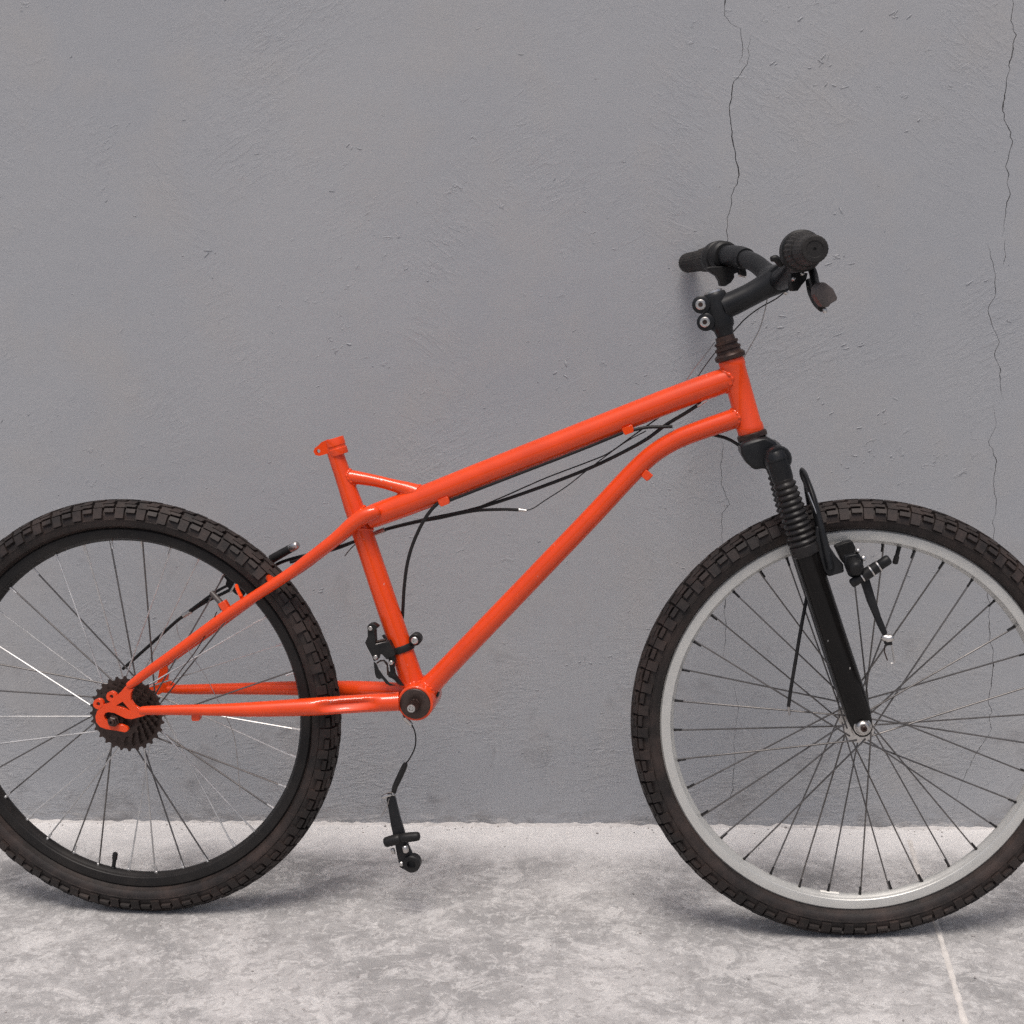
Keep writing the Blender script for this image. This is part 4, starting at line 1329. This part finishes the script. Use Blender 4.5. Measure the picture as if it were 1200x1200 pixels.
# rear brake noodle past the far edge of the tyre, and the far brake arm inside the rim
tube('brake_noodle', [(318, 655.5, 0.040, 5.4), (330, 648.5, 0.040, 5.2), (341, 642.5, 0.040, 5.0)], M_PLASTIC, far_stay, 18, 2)
tube('bolt_head', [(341, 642.5, 0.040, 5.2), (345, 640, 0.038, 5.4), (348, 638.7, 0.036, 4.4)], M_STEEL, far_stay, 16, 2, dome=True)
GZ = (80, 620, 3.75)
plate('brake_arm', [(672, 190), (690, 184), (712, 205), (718, 220), (735, 235), (790, 270), (780, 300), (740, 290), (705, 262), (690, 245), (695, 225), (680, 208)], 0.030, 0.045, M_PLASTIC, far_stay, (), GZ)
tube('brake_wire', [(277.5, 681, 0.02, 1.4), (270, 694, 0.02, 1.3)], M_STEEL, far_stay, 10, 1)
# thin wires near the head tube and the stem
cable('cable_wire', [(837.5, 401, 0.012), (826, 416, 0.012), (814, 431, 0.012), (804, 446, 0.012), (798, 456, 0.012)], 0.0008, M_WIRE, bike)
cable('cable_wire', [(839, 412, 0.014), (829, 425, 0.014), (819, 439.5, 0.014), (812, 452, 0.014)], 0.0007, M_RUST, bike)
cable('cable_wire', [(919, 343, 0.02), (908, 351, 0.02), (890, 361, 0.02), (874, 373, 0.02), (864, 383.5, 0.02), (857, 391, 0.02)], 0.0009, M_CABLE, bike)
cable('cable_wire', [(899, 350, 0.02), (896.5, 364, 0.02), (890, 386, 0.02), (881, 403, 0.02), (872.5, 418, 0.02), (866, 432, 0.02)], 0.0008, M_WIRE, bike)
cable('cable_housing', [(833, 509, 0.012), (842, 511, 0.012), (851, 513.5, 0.012), (860, 518, 0.010), (869, 524, 0.006)], 0.0024, M_CABLE, bike)

# ------------------------------------------------------------------ loose rear brake arm hanging on its cable below the bottom bracket
BA = P(480, 1020, -0.006)
OFF = -BA
arm2 = empty('brake_arm', MB @ Matrix.Translation(BA),
             'loose black brake arm with its pad dangling on a thin cable below the crank axle', 'brake arm')
FZ = (400, 700, 3.5294)
plate('arm', [(188, 812), (212, 808), (222, 840), (240, 915), (262, 985), (275, 1030), (292, 1068), (318, 1088), (318, 1122), (300, 1132), (262, 1130), (240, 1118), (232, 1080), (218, 1010), (205, 950), (194, 880), (186, 840)], -0.012, -0.002, M_SATIN, arm2, (), FZ, False, 0.0018)
pv = P(482.5, 1012, -0.013)
lathe('pivot', pv + Vector((0, 0.012, 0)), -BY, [(0, 0.0125), (0.0015, 0.0136), (0.015, 0.0136), (0.0165, 0.0120), (0.0165, 0.0066), (0.008, 0.0060)], M_PLASTIC, arm2, 28)
pd = tube('brake_pad', [(452.5, 987, -0.016, 6.0), (461, 984.5, -0.016, 6.3), (468, 982.8, -0.016, 6.0)], M_PLASTIC, arm2, 18, 2, dome=True)
tube('brake_pad', [(471, 982, -0.016, 5.6), (482, 980.8, -0.016, 5.8), (490, 980, -0.016, 5.2)], M_PLASTIC, arm2, 18, 2, dome=True)
tube('bolt_head', [(474.5, 992, -0.018, 3.6), (475.8, 998, -0.018, 3.4)], M_STEEL, arm2, 14, 1, dome=True)
tube('bolt_head', [(460, 995, -0.012, 2.6), (461.5, 1000, -0.012, 2.2)], M_STEEL, arm2, 12, 1, dome=True)
lathe('bolt_head', P(470.5, 1012, -0.013), -BY, [(0, 0.0036), (0.0025, 0.0036), (0.0035, 0.0026), (0.0035, 0.0)], M_STEEL, arm2, 14)
tube('cable_clamp', [(448, 934, -0.008, 2.4), (456, 931.5, -0.008, 3.4), (461, 930.5, -0.008, 3.0)], M_STEEL, arm2, 14, 2, dome=True)
cable('spring_wire', [(456, 936, -0.013), (454, 944, -0.013), (450, 951, -0.013), (446.5, 957, -0.013)], 0.0007, M_WIRE, arm2)
tube('cable_boot', [(461.5, 929, -0.007, 2.8), (463, 922, -0.007, 3.4), (469, 909, -0.007, 3.7), (474, 898, -0.007, 3.4), (475.5, 894.5, -0.007, 2.6)], M_CABLE, arm2, 14, 3)
cable('cable', [(475.5, 894.5, -0.007), (480, 889, -0.007), (485.5, 878, -0.008), (487.3, 868, -0.009), (486, 857, -0.010), (481.8, 848, -0.011)], 0.0011, M_CABLE, arm2)
tube('cable_ferrule', [(482, 849, -0.011, 2.6), (474, 840.5, -0.013, 3.2)], M_STEEL, arm2, 12, 1)
cable('cable', [(474, 840.5, -0.013), (472.5, 836, -0.013), (473, 831, -0.013)], 0.0014, M_CABLE, arm2)
OFF = OFF_SAVE
bpy.context.view_layer.update()
